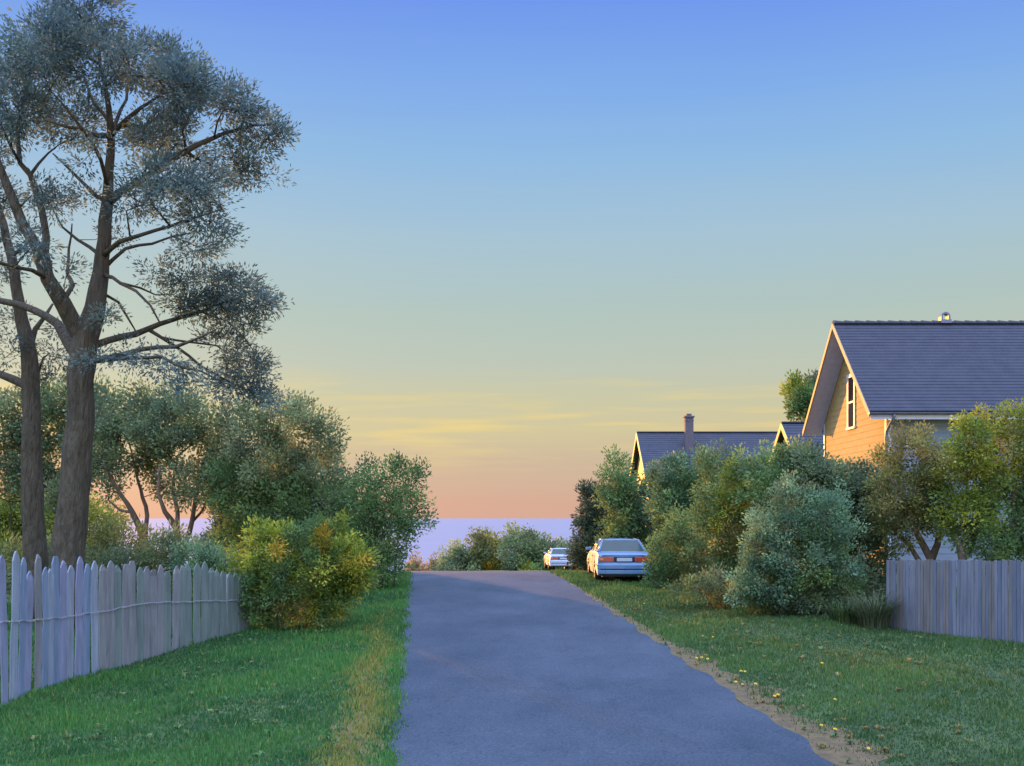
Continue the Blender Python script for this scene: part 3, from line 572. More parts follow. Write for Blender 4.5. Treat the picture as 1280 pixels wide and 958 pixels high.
tuft('grass_tuft', 'tall arching grass clump just left of the grey slat fence', 'grass clump', 1092, 24.6, 420, 1.05, 61, 'grey', .026, .32)
tuft('grass_tuft', 'shorter dark grass clump between the big blue-green bush and the arching clump', 'grass clump', 1058, 25.2, 300, .7, 62, 'mid', .024, .35)

# ------------------------------------------------------------------ lawns
def lawn(name, label, regions, n, seed, pals, hmin=.022, hmax=.055):
    rs = np.random.default_rng(seed); X = []; Y = []
    while sum(len(a) for a in X) < n:
        y = 10.5 + 30*rs.random(n)**1.5; x = rs.uniform(-16, 17, n); keep = regions(x, y); X.append(x[keep]); Y.append(y[keep])
    X = np.concatenate(X)[:n]; Y = np.concatenate(Y)[:n]; Z = gz(X, Y)
    a = rs.uniform(0, 6.283, n); sc = .8+Y/26
    patch = np.sin(X*.9+Y*.5)+np.sin(X*1.9-Y*1.3+1)+np.sin(X*.35+2)+.6*np.sin(Y*2.1+X)+.8*np.sin(X*.55-Y*.8)
    tuss = np.clip(np.sin(X*4.1+2*np.sin(Y*1.7))*np.sin(Y*3.3+2*np.sin(X*1.9)), 0, 1)
    h = (hmin+(hmax-hmin)*rs.random(n))*sc*(1+.3*np.clip(patch/2,-1,1)+.9*tuss**2)
    w = .006*sc*(1+.8*rs.random(n)); lean = .6*rs.random(n)*h
    b = np.stack([X, Y, Z-.004], 1); s = np.stack([np.cos(a), np.sin(a), np.zeros(n)], 1)*w[:,None]; a2 = rs.uniform(0, 6.283, n)
    tip = b+np.stack([np.cos(a2)*lean, np.sin(a2)*lean, h], 1)
    V = np.stack([b-s, b+s, tip], 1).reshape(-1, 3)
    base = np.array(pals[0]); alt = np.array(pals[1]); dry = np.array(pals[2])
    t = np.clip(.45+.34*patch+.25*rs.normal(size=n), 0, 1)[:,None]; c = base*(1-t)+alt*t
    q = (rs.random(n) < .07)[:,None]; c = np.where(q, dry, c)
    dl = edge_l(Y)-X                                              # browner turf along the left road edge
    wn = np.exp(-((dl-.5-.12*np.sin(Y*1.1))/.27)**2)*np.clip((30-Y)/12,0,1)
    q2 = (rs.random(n) < wn*.9)[:,None]; c = np.where(q2, np.array((.33,.29,.06)), c)
    c = c*(1+.12*rs.normal(size=(n,1))); c = np.clip(c, .005, .9)
    o = mesh_np(name, V, np.arange(n*3), 3, M_blade)
    at = o.data.color_attributes.new('tint', 'FLOAT_COLOR', 'POINT'); cc = np.ones((n*3,4), np.float32); cc[:,:3] = np.repeat(c, 3, axis=0); at.data.foreach_set('color', cc.ravel())
    return tag(o, label, 'grass', kind='stuff')
LP = [(.052,.150,.045),(.105,.260,.055),(.26,.30,.07)]
lawn('lawn_grass', 'short green grass between the pale pickets and the road', lambda x, y: (x < edge_l(y)+.02+.16*rng.random(len(x))**3+.04*np.sin(y*3.1)) & (x > -13), 260000, 71, LP)
def right_region(x, y):
    wd = np.interp(y, [9, 12, 17, 20, 24, 30, 36], [.84, .78, .72, .60, .40, .26, .08])
    d = x-(edge_l(y)+5.06); dens = np.clip((d/wd-.35+.25*np.sin(x*7+3*np.sin(y*2.3))*np.sin(y*5.1))/.80, .05, 1)
    return (d > -.03) & (rng.random(len(x)) < dens)
lawn('verge_grass', 'short green grass between the dirt strip and the grey slat fence', right_region, 240000, 72, [(.070,.135,.040),(.115,.210,.050),(.24,.25,.07)])

def weeds(name, label, n, seed, region, pal, kind='grass'):
    rs = np.random.default_rng(seed); V = []; Fi = []; Cc = []; k = 0
    while k < n:
        y = 10.5+26*rs.random()**1.5; x = rs.uniform(-13, 15)
        if not region(np.array([x]), np.array([y]))[0]: continue
        z = float(gz(x, y)); m = rs.integers(6, 13); sz = rs.uniform(.05, .11); col = np.array(pal[rs.integers(len(pal))])*rs.uniform(.8, 1.3)
        for q in range(m):
            a = rs.uniform(0, 6.283); d = np.array([math.cos(a), math.sin(a), 0]); sd_ = np.array([-d[1], d[0], 0]); w_ = sz*.16; up = rs.uniform(.3, 1.0)
            b = np.array([x, y, z]); p1 = b+d*sz*.45+np.array([0,0,sz*.55*up+.02]); p2 = b+d*sz*(1.1-.4*up)+np.array([0,0,sz*.6*up+.01])
            i0 = len(V); V += [b, p1-sd_*w_, p2, p1+sd_*w_]; Fi += [i0, i0+1, i0+2, i0+3]; Cc += [col]*4
        k += 1
    o = mesh_np(name, np.array(V), np.array(Fi), 4, M_blade)
    at = o.data.color_attributes.new('tint', 'FLOAT_COLOR', 'POINT'); cc = np.ones((len(V),4), np.float32); cc[:,:3] = np.clip(np.array(Cc),0,.9); at.data.foreach_set('color', cc.ravel())
    return tag(o, label, 'weeds', kind='stuff')
weeds('lawn_weeds', 'broad-leaved weeds scattered through the left lawn', 420, 81, lambda x, y: (x < edge_l(y)-.05) & (x > -9+0*y), [(.09,.20,.06),(.14,.22,.06),(.20,.20,.07)])
weeds('verge_weeds', 'broad-leaved weeds and dry tufts along the dirt strip and right lawn', 620, 82, lambda x, y: (x > edge_l(y)+5.2) & ((x < edge_l(y)+6.6) | (rng.random(len(x)) < .35)), [(.10,.18,.06),(.16,.20,.06),(.30,.22,.08),(.26,.18,.05)])

# ------------------------------------------------------------------ fences
M_pk = [mat('whitewashed_picket', (.20,.215,.24), c2=(.34,.36,.39), scale=3, bump=.7, bscale=18, stretch=(3,3,.35), dist=.012),
        mat('weathered_picket', (.16,.15,.14), c2=(.28,.265,.245), scale=3, bump=.8, bscale=18, stretch=(3,3,.35), dist=.012),
        mat('skylit_blue_picket', (.13,.17,.23), c2=(.24,.28,.34), scale=3, bump=.7, bscale=18, stretch=(3,3,.35), dist=.012),  # blue of the sky light put into the near pickets' colour
        mat('greenish_picket', (.12,.145,.12), c2=(.21,.24,.20), scale=3, bump=.7, bscale=18, stretch=(3,3,.35), dist=.012),
        mat('skylit_lilac_picket', (.18,.18,.24), c2=(.30,.30,.38), scale=3, bump=.7, bscale=18, stretch=(3,3,.35), dist=.012)]  # lilac tint also holds sky light in the colour
M_wire = mat('wire', (.42,.42,.44), rough=.5, var=.2, metal=.2)
fence = empty('picket_fence', gpos(130, 0, 19.5), 'weathered uneven picket fence strung with wire under the tall trees', 'fence')
fb = fence.location
# (pixel x, pixel top) along the fence, depth from the ground line
tops = [(-22,698),(-11,702),(3,694),(21,689),(30,697),(37,714),(49,693),(57,709),(64,711),(71,694),(80,701),(88,707),(99,696),(108,705),(119,701),(128,706),(138,701),(147,707),(157,704),(166,700),(175,709),(184,708),(192,711),(201,706),(209,713),(219,708),(228,707),(236,705),(246,704),(255,702),(263,710),(271,712),(279,714),(287,716),(294,716),(301,718),(308,719)]
def fence_Y(px): return float(np.interp(px, [-60, 0, 130, 270, 320], [13.8, 15.9, 19.4, 22.8, 24.4]))
rs = np.random.default_rng(5)
for i, (px, py) in enumerate(tops):
    Y = fence_Y(px); X = (px-640)/F*Y; z0 = float(gz(X, Y))-.03; z1 = (648-py)/F*Y
    nx_ = tops[i+1][0] if i+1 < len(tops) else px+8
    a0 = np.array(P(px, 0, Y)[:2]); Y2 = fence_Y(nx_); a1 = np.array(P(nx_, 0, Y2)[:2]); d = a1-a0; gap = np.linalg.norm(d); d = d/gap
    nrm_ = np.array([d[1], -d[0]])
    if nrm_[0] < 0: nrm_ = -nrm_
    wd = min(gap*.97, .21+.02*rs.random()); th = .022; lean = rs.normal()*.02; foot = .08 if px == 3 else -.11 if 10 < px < 45 else (-.03 if px < 110 else 0)
    mb = MB(); prof = []
    H = z1-z0; sh = .10+.05*rs.random(); nseg = 5
    for k in range(nseg+1):
        t = k/nseg; prof.append((t*(H-sh), wd/2*(1+.06*rs.normal()), lean*t + foot*(1-t) + .006*rs.normal()))
    if rs.random() < .25: prof.append((H-.02, wd/2*.55, lean)); 
    else: prof.append((H-sh*.45, wd/2*.62, lean+.003*rs.normal())); prof.append((H, wd/2*.16, lean))
    rings = []
    for (h, hw, off) in prof:
        c = np.array([X, Y]) + d*off + nrm_*(.004*rs.normal())
        A = c-d*hw+nrm_*th/2; B = c+d*hw+nrm_*th/2; Cc = c+d*hw-nrm_*th/2; D = c-d*hw-nrm_*th/2
        rings.append([(p[0]-fb[0], p[1]-fb[1], z0+h-fb[2]) for p in (A, B, Cc, D)])
    mb.v = [p for r in rings for p in r]
    for k in range(len(rings)-1):
        for q in range(4):
            a = k*4+q; b = k*4+(q+1) % 4; mb.f.append((a, b, b+4, a+4)); mb.m.append(0)
    mb.f.append((len(rings)*4-4, len(rings)*4-3, len(rings)*4-2, len(rings)*4-1)); mb.m.append(0)
    if px < 123: mm_ = M_pk[[0,2,4,0,2,4,1,2,0,2,4,0,4,2,0][i % 15]]
    else: mm_ = M_pk[[1,1,3,1,1,1,3,1,1,3,1][i % 11]]
    if px > 225: mm_ = M_pk[3]
    mb.build('picket', mm_, fence, bevel=.004)
def wire(pys, nm, off=.02, r=.006):
    mb = MB(); A = []; B = []
    pxs = np.linspace(-60, 312, 160)
    for k, px in enumerate(pxs):
        Y = fence_Y(px); py = float(np.interp(px, pys[0], pys[1])); X = (px-640)/F*Y; z = (648-py)/F*Y + .006*math.sin(px*.31)+.005*math.sin(px*.13)
        n_ = np.array([1.0, .35]); n_ = n_/np.linalg.norm(n_)*(.021+off*.4)
        ph = k*1.1
        A.append((X+n_[0]-fb[0], Y-n_[1]-fb[1], z+.010*math.cos(ph)-fb[2])); B.append((X+n_[0]-fb[0]+.004, Y-n_[1]-fb[1], z-.010*math.cos(ph)-fb[2]))
    mb.tube(A, r*.7, 5); mb.tube(B, r*.7, 5); mb.build(nm, M_wire, fence, smooth=True)
wire(([-60,0,60,130,180,270,320],[789,778,774,764,754,751,750]), 'wire')
for px in (-30, 64, 134, 214, 290):
    mb = MB()
    Y = fence_Y(px); X = (px-640)/F*Y-.09; z0 = float(gz(X, Y)); mb.tube([(X-fb[0], Y+.05-fb[1], z0-.1-fb[2]), (X-fb[0], Y+.05-fb[1], z0+1.25-fb[2])], .045, 8)
    mb.build('post', M_pk[1], fence, smooth=True)
# right fence
fr0 = gpos(1112, 0, 24.85); f2 = empty('slat_fence', fr0, 'grey fence of close narrow vertical slats below the yellow-green tree', 'fence')
A0 = np.array([(1108-640)/F*24.9, 24.9]); B0 = np.array([(1280-640)/F*22.2, 22.2]); dirv = (B0-A0)/np.linalg.norm(B0-A0); nr = np.array([dirv[1], -dirv[0]])
if nr[1] > 0: nr = -nr
total = np.linalg.norm(B0-A0)+1.0; pos = 0; i = 0
M_sl = [mat('grey_slat', (.14,.145,.175), c2=(.235,.24,.265), scale=3, bump=.8, bscale=18, stretch=(3,3,.35), dist=.012),
        mat('blue_grey_slat', (.10,.12,.16), c2=(.17,.19,.23), scale=3, bump=.8, bscale=18, stretch=(3,3,.35), dist=.012),
        mat('brown_grey_slat', (.14,.125,.115), c2=(.23,.21,.19), scale=3, bump=.8, bscale=18, stretch=(3,3,.35), dist=.012)]
while pos < total:
    wd = .062+.03*rs.random(); c = A0+dirv*(pos+wd/2); z0 = float(gz(c[0], c[1]))-.03; z1 = -np.interp(c[1], [22.2, 24.9], [.845, .925])+.012*rs.normal()
    mb = MB(); th = .02; pr = .008*rs.random(); ln_ = .008*rs.normal(); R_ = []
    for h, sh in ((z0, 0), (z0*.5+z1*.5, ln_*.5), (z1, ln_)):
        for sx, sn in ((-1, 1), (1, 1), (1, -1), (-1, -1)):
            q = c+dirv*(sx*wd*.5*.94+sh)+nr*(sn*th/2+pr); R_.append((q[0]-fr0[0], q[1]-fr0[1], h-fr0[2]))
    mb.v = R_
    for k in range(2):
        for q in range(4): mb.f.append((k*4+q, k*4+(q+1) % 4, k*4+4+(q+1) % 4, k*4+4+q)); mb.m.append(0)
    mb.f.append((8, 9, 10, 11)); mb.m.append(0)
    mb.build('slat', M_sl[rs.choice([0,0,1,2])], f2, bevel=.003); pos += wd+.004; i += 1
mb = MB()
for zz in (-.3, -1.25):
    q0 = A0-nr*.05; q1 = A0+dirv*total-nr*.05; zA = -.925+zz+.1; zB = -.86+zz+.1
    mb.tube([(q0[0]-fr0[0], q0[1]-fr0[1], zA-fr0[2]), (q1[0]-fr0[0], q1[1]-fr0[1], zB-fr0[2])], .035, 4)
mb.build('rail', M_sl[0], f2)

# ------------------------------------------------------------------ houses
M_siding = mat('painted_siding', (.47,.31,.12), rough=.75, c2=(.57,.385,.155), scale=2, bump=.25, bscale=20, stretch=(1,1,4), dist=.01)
M_trim = mat('white_trim', (.70,.68,.66), rough=.5, var=.06, scale=5)
M_barge = mat('sun_tinted_trim', (.38,.26,.17), rough=.6, var=.08, scale=5)  # white trim with the orange sun glow put into its colour
M_side = mat('shade_tinted_siding', (.20,.235,.26), rough=.6, c2=(.26,.295,.32), scale=2, bump=.25, bscale=20, stretch=(1,1,4), dist=.01)  # same siding as the gable, with its shade put into a blue-grey colour
M_roof = mat('slate_shingle', (.044,.046,.060), rough=.85, c2=(.062,.063,.078), scale=2.5, bump=.5, bscale=26, stretch=(1,1,1), dist=.02)
M_glass = mat('window_glass', (.02,.022,.035), rough=.04, var=.1, spec=.02)
M_brick = mat('brick', (.13,.10,.11), c2=(.19,.145,.15), scale=14, bump=.6, bscale=20, dist=.02)
M_metal = mat('grey_metal', (.20,.21,.25), rough=.5, metal=.3, var=.15)
M_yel = mat('yellow_siding', (.62,.46,.16), rough=.6, c2=(.74,.56,.20), scale=2)
def roof_slabs(mb, x0, x1, yn, yf, ze, zr, th=.10, course=.17, over=.0):
    """two pitched slabs, ridge along X; stepped shingle courses"""
    ym = (yn+yf)/2
    for s, ye in ((1, yn), (-1, yf)):
        run = ym-ye; rise = zr-ze; ln = math.hypot(run, rise); n = int(ln/course); tdir = np.array([run, rise])/ln; nn_ = np.array([-abs(rise)*s, abs(run)])/ln
        for k in range(n):
            a = ln*k/n; b = ln*(k+1)/n+ (.0 if k == n-1 else .02)
            p0 = np.array([ye, ze])+tdir*a; p1 = np.array([ye, ze])+tdir*b; h0 = .018; h1 = .006
            lo0 = p0-nn_*th; lo1 = p1-nn_*th
            q0 = p0+nn_*h0; q1 = p1+nn_*h1
            mb.hexa([(x0, lo0[0], lo0[1]), (x1, lo0[0], lo0[1]), (x1, lo1[0], lo1[1]), (x0, lo1[0], lo1[1]), (x0, q0[0], q0[1]), (x1, q0[0], q0[1]), (x1, q1[0], q1[1]), (x0, q1[0], q1[1])])
def siding_gable(mb, xw, yn, yf, z0, ze, zr, course=.20, th=.013):
    """clapboards on a wall in the plane x=xw facing -X, gable above ze"""
    ym = (yn+yf)/2; z = z0
    while z < zr-.05:
        zt = min(z+course, zr)
        def yr(zz):
            if zz <= ze: return yn, yf
            t = (zz-ze)/(zr-ze); return yn+(ym-yn)*t, yf+(ym-yf)*t
        a0, b0 = yr(z); a1, b1 = yr(zt)
        mb.hexa([(xw-th, a0, z), (xw+.02, a0, z), (xw+.02, b0, z), (xw-th, b0, z), (xw-.003, a1, zt), (xw+.02, a1, zt), (xw+.02, b1, zt), (xw-.003, b1, zt)])
        z = zt
def siding_front(mb, yw, x0, x1, z0, z1, s=-1, course=.20, th=.013):
    z = z0
    while z < z1-.01:
        zt = min(z+course, z1)
        mb.hexa([(x0, yw+s*th, z), (x1, yw+s*th, z), (x1, yw-s*.02, z), (x0, yw-s*.02, z), (x0, yw+s*.003, zt), (x1, yw+s*.003, zt), (x1, yw-s*.02, zt), (x0, yw-s*.02, zt)])
        z = zt
# main house: built in world coordinates relative to its base
hx0, hyn, hyf = 10.54, 33.0, 40.5; ym = (hyn+hyf)/2; ze = 3.16; zr = 6.40; hx1 = 21.5; ov = .66
hb = Vector((hx0+ov, ym, float(gz(hx0+ov, ym)))); H1 = empty('gabled_house', hb, 'pale clapboard house with steep dark roof, its gable lit gold by low sun', 'house')
def rel(mb, b):
    mb.v = [(v[0]-b[0], v[1]-b[1], v[2]-b[2]) for v in mb.v]; return mb
g0 = hb.z-.3; xw = hx0+ov; wyn = hyn+.42; wyf = hyf-.42
slope = (zr-ze)/(ym-hyn); zw = ze+slope*.42-.14; zwr = zr-.14
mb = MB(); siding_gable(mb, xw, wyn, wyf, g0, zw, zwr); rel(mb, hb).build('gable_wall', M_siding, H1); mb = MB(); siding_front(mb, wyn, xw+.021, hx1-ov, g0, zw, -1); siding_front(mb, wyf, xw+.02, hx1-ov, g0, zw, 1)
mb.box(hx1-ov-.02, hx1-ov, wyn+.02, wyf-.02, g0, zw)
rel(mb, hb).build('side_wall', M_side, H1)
mb = MB(); roof_slabs(mb, hx0, hx1, hyn, hyf, ze, zr, .09)
roof = rel(mb, hb).build('roof', M_roof, H1)
mb = MB(); x = hx0; k = 0
while x < hx1:                                       # ridge caps, lapped one over the other
    l_ = .36; r0, r1 = .075, .115
    pts0 = []; pts1 = []
    for a in np.linspace(-.1, math.pi+.1, 8):
        pts0.append((x, ym+math.cos(a)*.15, zr-.02+math.sin(a)*r1)); pts1.append((x+l_+.04, ym+math.cos(a)*.14, zr-.02+math.sin(a)*r0))
    for q in range(7): mb.face([pts0[q], pts0[q+1], pts1[q+1], pts1[q]])
    mb.face(pts0[::-1]); mb.face(pts1); x += l_
rel(mb, hb).build('ridge_cap', M_roof, roof)
# rake boards (barge boards) front and behind, soffit under the gable overhang
mb = MB(); bd = .17
for (ya, za, yb, zb) in ((hyn-.02, ze-.02, ym, zr), (hyf+.02, ze-.02, ym, zr)):
    mb.hexa([(hx0-.035, ya, za-bd-.02), (hx0, ya, za-bd-.02), (hx0, yb, zb-bd), (hx0-.035, yb, zb-bd), (hx0-.035, ya, za), (hx0, ya, za), (hx0, yb, zb), (hx0-.035, yb, zb)])
rel(mb, hb).build('barge_board', M_barge, H1)
mb = MB()
for s, ya in ((1, hyn), (-1, hyf)):
    mb.hexa([(hx0+.003, ya, ze-.155), (xw-.02, ya, ze-.155), (xw-.02, ym, zr-.155), (hx0+.003, ym, zr-.155), (hx0+.003, ya, ze-.115), (xw-.02, ya, ze-.115), (xw-.02, ym, zr-.115), (hx0+.003, ym, zr-.115)])
rel(mb, hb).build('soffit', mat('lilac_shade_tint', (.46,.52,.85), rough=.6, var=.1), H1)  # lavender shade under the overhang is put into the soffit colour
mb = MB(); mb.box(hx0+.02, hx1, hyn+.02, hyn+.045, ze-.24, ze-.095); mb.box(xw, hx1-ov, hyn+.05, wyn-.025, ze-.24, ze-.215); rel(mb, hb).build('fascia', M_trim, H1)
# gutter: half-round trough along the near eave
mb = MB(); A = []; 
for xx in (hx0-.04, hx1):
    A.append([(xx, hyn-.045+math.cos(a)*.065, ze-.045+math.sin(a)*.065) for a in np.linspace(math.pi, 2*math.pi, 8)])
for q in range(7): mb.face([A[0][q], A[0][q+1], A[1][q+1], A[1][q]])
for q in range(7):
    i0 = [(p[0], hyn-.045+(p[1]-hyn+.045)*.9, ze-.045+(p[2]-ze+.045)*.9) for p in A[0]]; i1 = [(p[0], hyn-.045+(p[1]-hyn+.045)*.9, ze-.045+(p[2]-ze+.045)*.9) for p in A[1]]
    mb.face([i0[q+1], i0[q], i1[q], i1[q+1]])
mb.face(A[0])
rel(mb, hb).build('gutter', M_metal, H1, smooth=False)
mb = MB(); mb.tube([(xw+.05, hyn-.045, ze-.10), (xw+.05, hyn-.03, ze-.18), (xw-.01, wyn-.20, ze-.42), (xw-.05, wyn-.09, ze-.58), (xw-.06, wyn-.07, ze-.75), (xw-.06, wyn-.07, g0+.4)], .045, 8)
rel(mb, hb).build('downspout', M_metal, H1, smooth=True)
for yy in (wyn, wyf):
    mb = MB() if yy == wyf else MB()
    s = 1 if yy == wyn else -1
    mb.box(xw-.045, xw-.022, yy-.028*s if s > 0 else yy-.11, yy+.11 if s > 0 else yy+.028, g0, zw-.02)
    if s < 0: rel(mb, hb).build('corner_board', M_trim, H1); break
    mb.box(xw-.0225, xw+.10, wyn-.045, wyn-.022, g0, zw-.05)
    rel(mb, hb).build('corner_board', M_trim, H1)
# the tall narrow window
wy0, wy1, wz0, wz1 = 36.55, 37.22, 3.02, 4.62
mb = MB(); fw = .085
mb.box(xw-.05, xw-.021, wy0-fw, wy0, wz0-.02, wz1+.02); mb.box(xw-.05, xw-.021, wy1, wy1+fw, wz0-.02, wz1+.02)
mb.box(xw-.053, xw-.021, wy0-fw-.03, wy1+fw+.03, wz1+.02, wz1+.14); mb.box(xw-.075, xw-.021, wy0-fw-.04, wy1+fw+.04, wz0-.09, wz0-.02)
win = rel(mb, hb).build('window', M_trim, H1)
mb = MB(); mb.box(xw-.030, xw-.024, wy0+.002, wy1-.002, wz0-.018, wz1+.018); rel(mb, hb).build('pane', M_glass, win)
mb = MB(); mb.box(xw-.047, xw-.031, wy0+.003, wy1-.003, (wz0+wz1)/2-.03, (wz0+wz1)/2+.03)
for a_, b_ in ((wy0+.003, wy0+.045), (wy1-.045, wy1-.003)): mb.box(xw-.044, xw-.031, a_, b_, wz0-.015, wz1+.015)
rel(mb, hb).build('sash', M_trim, win)
# lead-grey vent with arched hood on the ridge
vx = 540.5/F*ym; mb = MB(); mb.box(vx-.15, vx-.09, ym-.13, ym+.13, zr+.02, zr+.20); mb.box(vx+.09, vx+.15, ym-.13, ym+.13, zr+.02, zr+.20); mb.box(vx-.17, vx+.17, ym-.17, ym+.17, zr-.02, zr+.10)
pr = [(math.cos(a), math.sin(a)) for a in np.linspace(0, math.pi, 9)]
for q in range(8):
    (c0, s0), (c1, s1) = pr[q], pr[q+1]; zc = zr+.20
    mb.hexa([(vx+c0*.09, ym-.13, zc+s0*.09), (vx+c1*.09, ym-.13, zc+s1*.09), (vx+c1*.09, ym+.13, zc+s1*.09), (vx+c0*.09, ym+.13, zc+s0*.09),
             (vx+c0*.15, ym-.13, zc+s0*.15), (vx+c1*.15, ym-.13, zc+s1*.15), (vx+c1*.15, ym+.13, zc+s1*.15), (vx+c0*.15, ym+.13, zc+s0*.15)])
rel(mb, hb).build('roof_vent', M_metal, roof)
def small_house(label, x0, x1, yn, yf, ze, zr, chim=None, lit=M_yel, ov=.3):
    ym = (yn+yf)/2; b = Vector((x0+ov, ym, float(gz(x0+ov, ym)))); H = empty('small_house', b, label, 'house'); xw = x0+ov
    sl = (zr-ze)/(ym-yn); zw_ = ze+sl*.3-.13; mb = MB(); siding_gable(mb, xw, yn+.3, yf-.3, b.z-.3, zw_, zr-.13); siding_front(mb, yn+.3, xw+.02, x1-ov, b.z-.3, zw_, -1); siding_front(mb, yf-.3, xw+.02, x1-ov, b.z-.3, zw_, 1)
    mb.box(x1-ov-.02, x1-ov, yn+.32, yf-.32, b.z-.3, zw_); rel(mb, b).build('wall', lit, H)
    mb = MB(); roof_slabs(mb, x0, x1, yn, yf, ze, zr, .08, .22); mb.box(x0, x1, ym-.11, ym+.11, zr+.0, zr+.055); r = rel(mb, b).build('roof', M_roof, H)
    mb = MB(); bd = .24
    for (ya, za, yb, zb) in ((yn-.02, ze-.02, ym, zr), (yf+.02, ze-.02, ym, zr)):
        mb.hexa([(x0-.035, ya, za-bd-.02), (x0, ya, za-bd-.02), (x0, yb, zb-bd), (x0-.035, yb, zb-bd), (x0-.035, ya, za), (x0, ya, za), (x0, yb, zb), (x0-.035, yb, zb)])
    rel(mb, b).build('barge_board', lit, H)
    if chim:
        cx, cy, cw, cz0, cz1 = chim; mb = MB(); mb.box(cx-cw, cx+cw, cy-cw, cy+cw, cz0, cz1); mb.box(cx-cw-.015, cx+cw+.015, cy-cw-.015, cy+cw+.015, cz1-.18, cz1-.12)
        mb.box(cx-cw-.05, cx+cw+.05, cy-cw-.05, cy+cw+.05, cz1, cz1+.08); mb.box(cx-cw*.6, cx+cw*.6, cy-cw*.6, cy+cw*.6, cz1+.08, cz1+.2); rel(mb, b).build('chimney', M_brick, r)
    return H
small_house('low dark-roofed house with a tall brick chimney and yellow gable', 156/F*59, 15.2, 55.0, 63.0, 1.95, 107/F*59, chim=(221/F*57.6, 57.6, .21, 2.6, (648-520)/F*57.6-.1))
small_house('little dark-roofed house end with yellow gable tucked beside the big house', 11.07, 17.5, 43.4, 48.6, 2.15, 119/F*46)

# ------------------------------------------------------------------ cars
M_carblue = mat('blue_car_paint', (.11,.20,.31), rough=.32, var=.05, spec=.6)
M_carwhite = mat('white_car_paint', (.42,.45,.50), rough=.32, var=.05, spec=.6)
M_tyre = mat('tyre', (.03,.03,.032), rough=.8); M_rim = mat('rim', (.50,.50,.53), rough=.35, metal=.6)
M_dark = mat('dark_trim', (.025,.027,.032), rough=.5); M_red = mat('tail_lens', (.42,.045,.02), rough=.2, spec=.6, var=.15, scale=20)
M_amber = mat('amber_lens', (.55,.18,.03), rough=.2, spec=.6); M_carglass = mat('car_glass', (.022,.042,.034), rough=.12, var=.2, spec=.35); M_plate = mat('plate', (.50,.52,.50), rough=.5, var=.08)
M_int = mat('car_interior', (.03,.035,.04), rough=.9)
def car(name, label, loc, rz, paint, roof_h=1.38):
    root = empty(name, loc, label, 'car', rz=rz)
    W = .86
    wheel_y = (-1.28, 1.32); ra = .37; wz = .31
    prof = [(-2.16,.24),(-2.24,.36),(-2.25,.58),(-2.19,.63),(-2.17,.86),(-2.10,.935),(-1.80,.965),(-1.45,.985),(-.5,.985),(.4,.97),(1.0,.965),(1.55,.89),(2.0,.78),(2.16,.68),(2.22,.56),(2.22,.36),(2.12,.24)]
    low = [(2.12,.24)]
    def arch(c): return [(c+math.cos(a)*ra, max(.24, wz+math.sin(a)*ra)) for a in np.linspace(-.19, math.pi+.19, 13)]
    bottom = arch(wheel_y[1]) + arch(wheel_y[0])
    poly = prof + bottom      # goes over the top rear -> front, then back below
    xs = [-W, -W+.03, -.6, -.3, 0, .3, .6, W-.03, W]; mb = MB(); n = len(poly)
    for xi, x in enumerate(xs):
        e = abs(x)/W
        for (y, z) in poly:
            yy = y*(1-.035*e**3) ; zz = z
            if e > .99: zz = z-.03 if z > .9 else (z if z > .3 else z+.0); yy *= .985
            tum = 1 - .05*max(0, (z-.62)/.36) - .05*max(0, (.45-z)/.2)
            if z > .93 and e < .99: zz = z+.018*(1-e*e)
            mb.v.append((x*tum, yy, zz))
    for xi in range(len(xs)-1):
        for k in range(n):
            a = xi*n+k; b = xi*n+(k+1) % n; mb.f.append((a, b, b+n, a+n)); mb.m.append(0)
    mb.f.append(tuple(range(n))[::-1]); mb.m.append(0); mb.f.append(tuple((len(xs)-1)*n+k for k in range(n))); mb.m.append(0)
    body = mb.build('body', paint, root, smooth=False, bevel=.018)
    for p in body.data.polygons: p.use_smooth = True
    try: body.data.set_sharp_from_angle(angle=R(32))
    except Exception: pass
    # greenhouse: roof plate, pillars and glass
    B = {'rl': (-.755,-1.62,.965), 'rr': (.755,-1.62,.965), 'fl': (-.755,1.02,.95), 'fr': (.755,1.02,.95)}
    T = {'rl': (-.575,-1.02,roof_h-.04), 'rr': (.575,-1.02,roof_h-.04), 'fl': (-.575,.22,roof_h-.035), 'fr': (.575,.22,roof_h-.035)}
    mb = MB(); xs2 = np.linspace(-.60, .60, 7); ys2 = np.linspace(-1.06, .26, 6)
    for zoff in (0, -.045):
        for y in ys2:
            for x in xs2:
                e = abs(x)/.6; f = abs((y+.4)/.66); mb.v.append((x, y, roof_h+zoff-.035*e**3-.03*f**3))
    m7 = len(xs2); tot = m7*len(ys2)
    for j in range(len(ys2)-1):
        for i_ in range(m7-1):
            a = j*m7+i_; mb.f.append((a, a+1, a+m7+1, a+m7)); mb.m.append(0); mb.f.append((a+tot, a+tot+m7, a+tot+m7+1, a+tot+1)); mb.m.append(0)
    ring = [i_ for i_ in range(m7)]+[j*m7+m7-1 for j in range(1, len(ys2))]+[(len(ys2)-1)*m7+i_ for i_ in range(m7-2, -1, -1)]+[j*m7 for j in range(len(ys2)-2, 0, -1)]
    for k in range(len(ring)):
        a = ring[k]; b = ring[(k+1) % len(ring)]; mb.f.append((a, a+tot, b+tot, b)); mb.m.append(0)
    mb.build('roof', paint, root, smooth=True)
    def quad_panel(name_, corners, m, inset, th, par, push=0.0):
        c = [Vector(p) for p in corners]; cen = sum(c, Vector())/4; nrm = (c[1]-c[0]).cross(c[3]-c[0]).normalized()
        if nrm.dot(cen-Vector((0, -.3, .9))) < 0: nrm = -nrm
        q = [p+(cen-p)*inset+nrm*push for p in c]; mb = MB(); mb.hexa([p-nrm*th for p in q]+list(q)); return mb.build(name_, m, par)
    mb = MB()
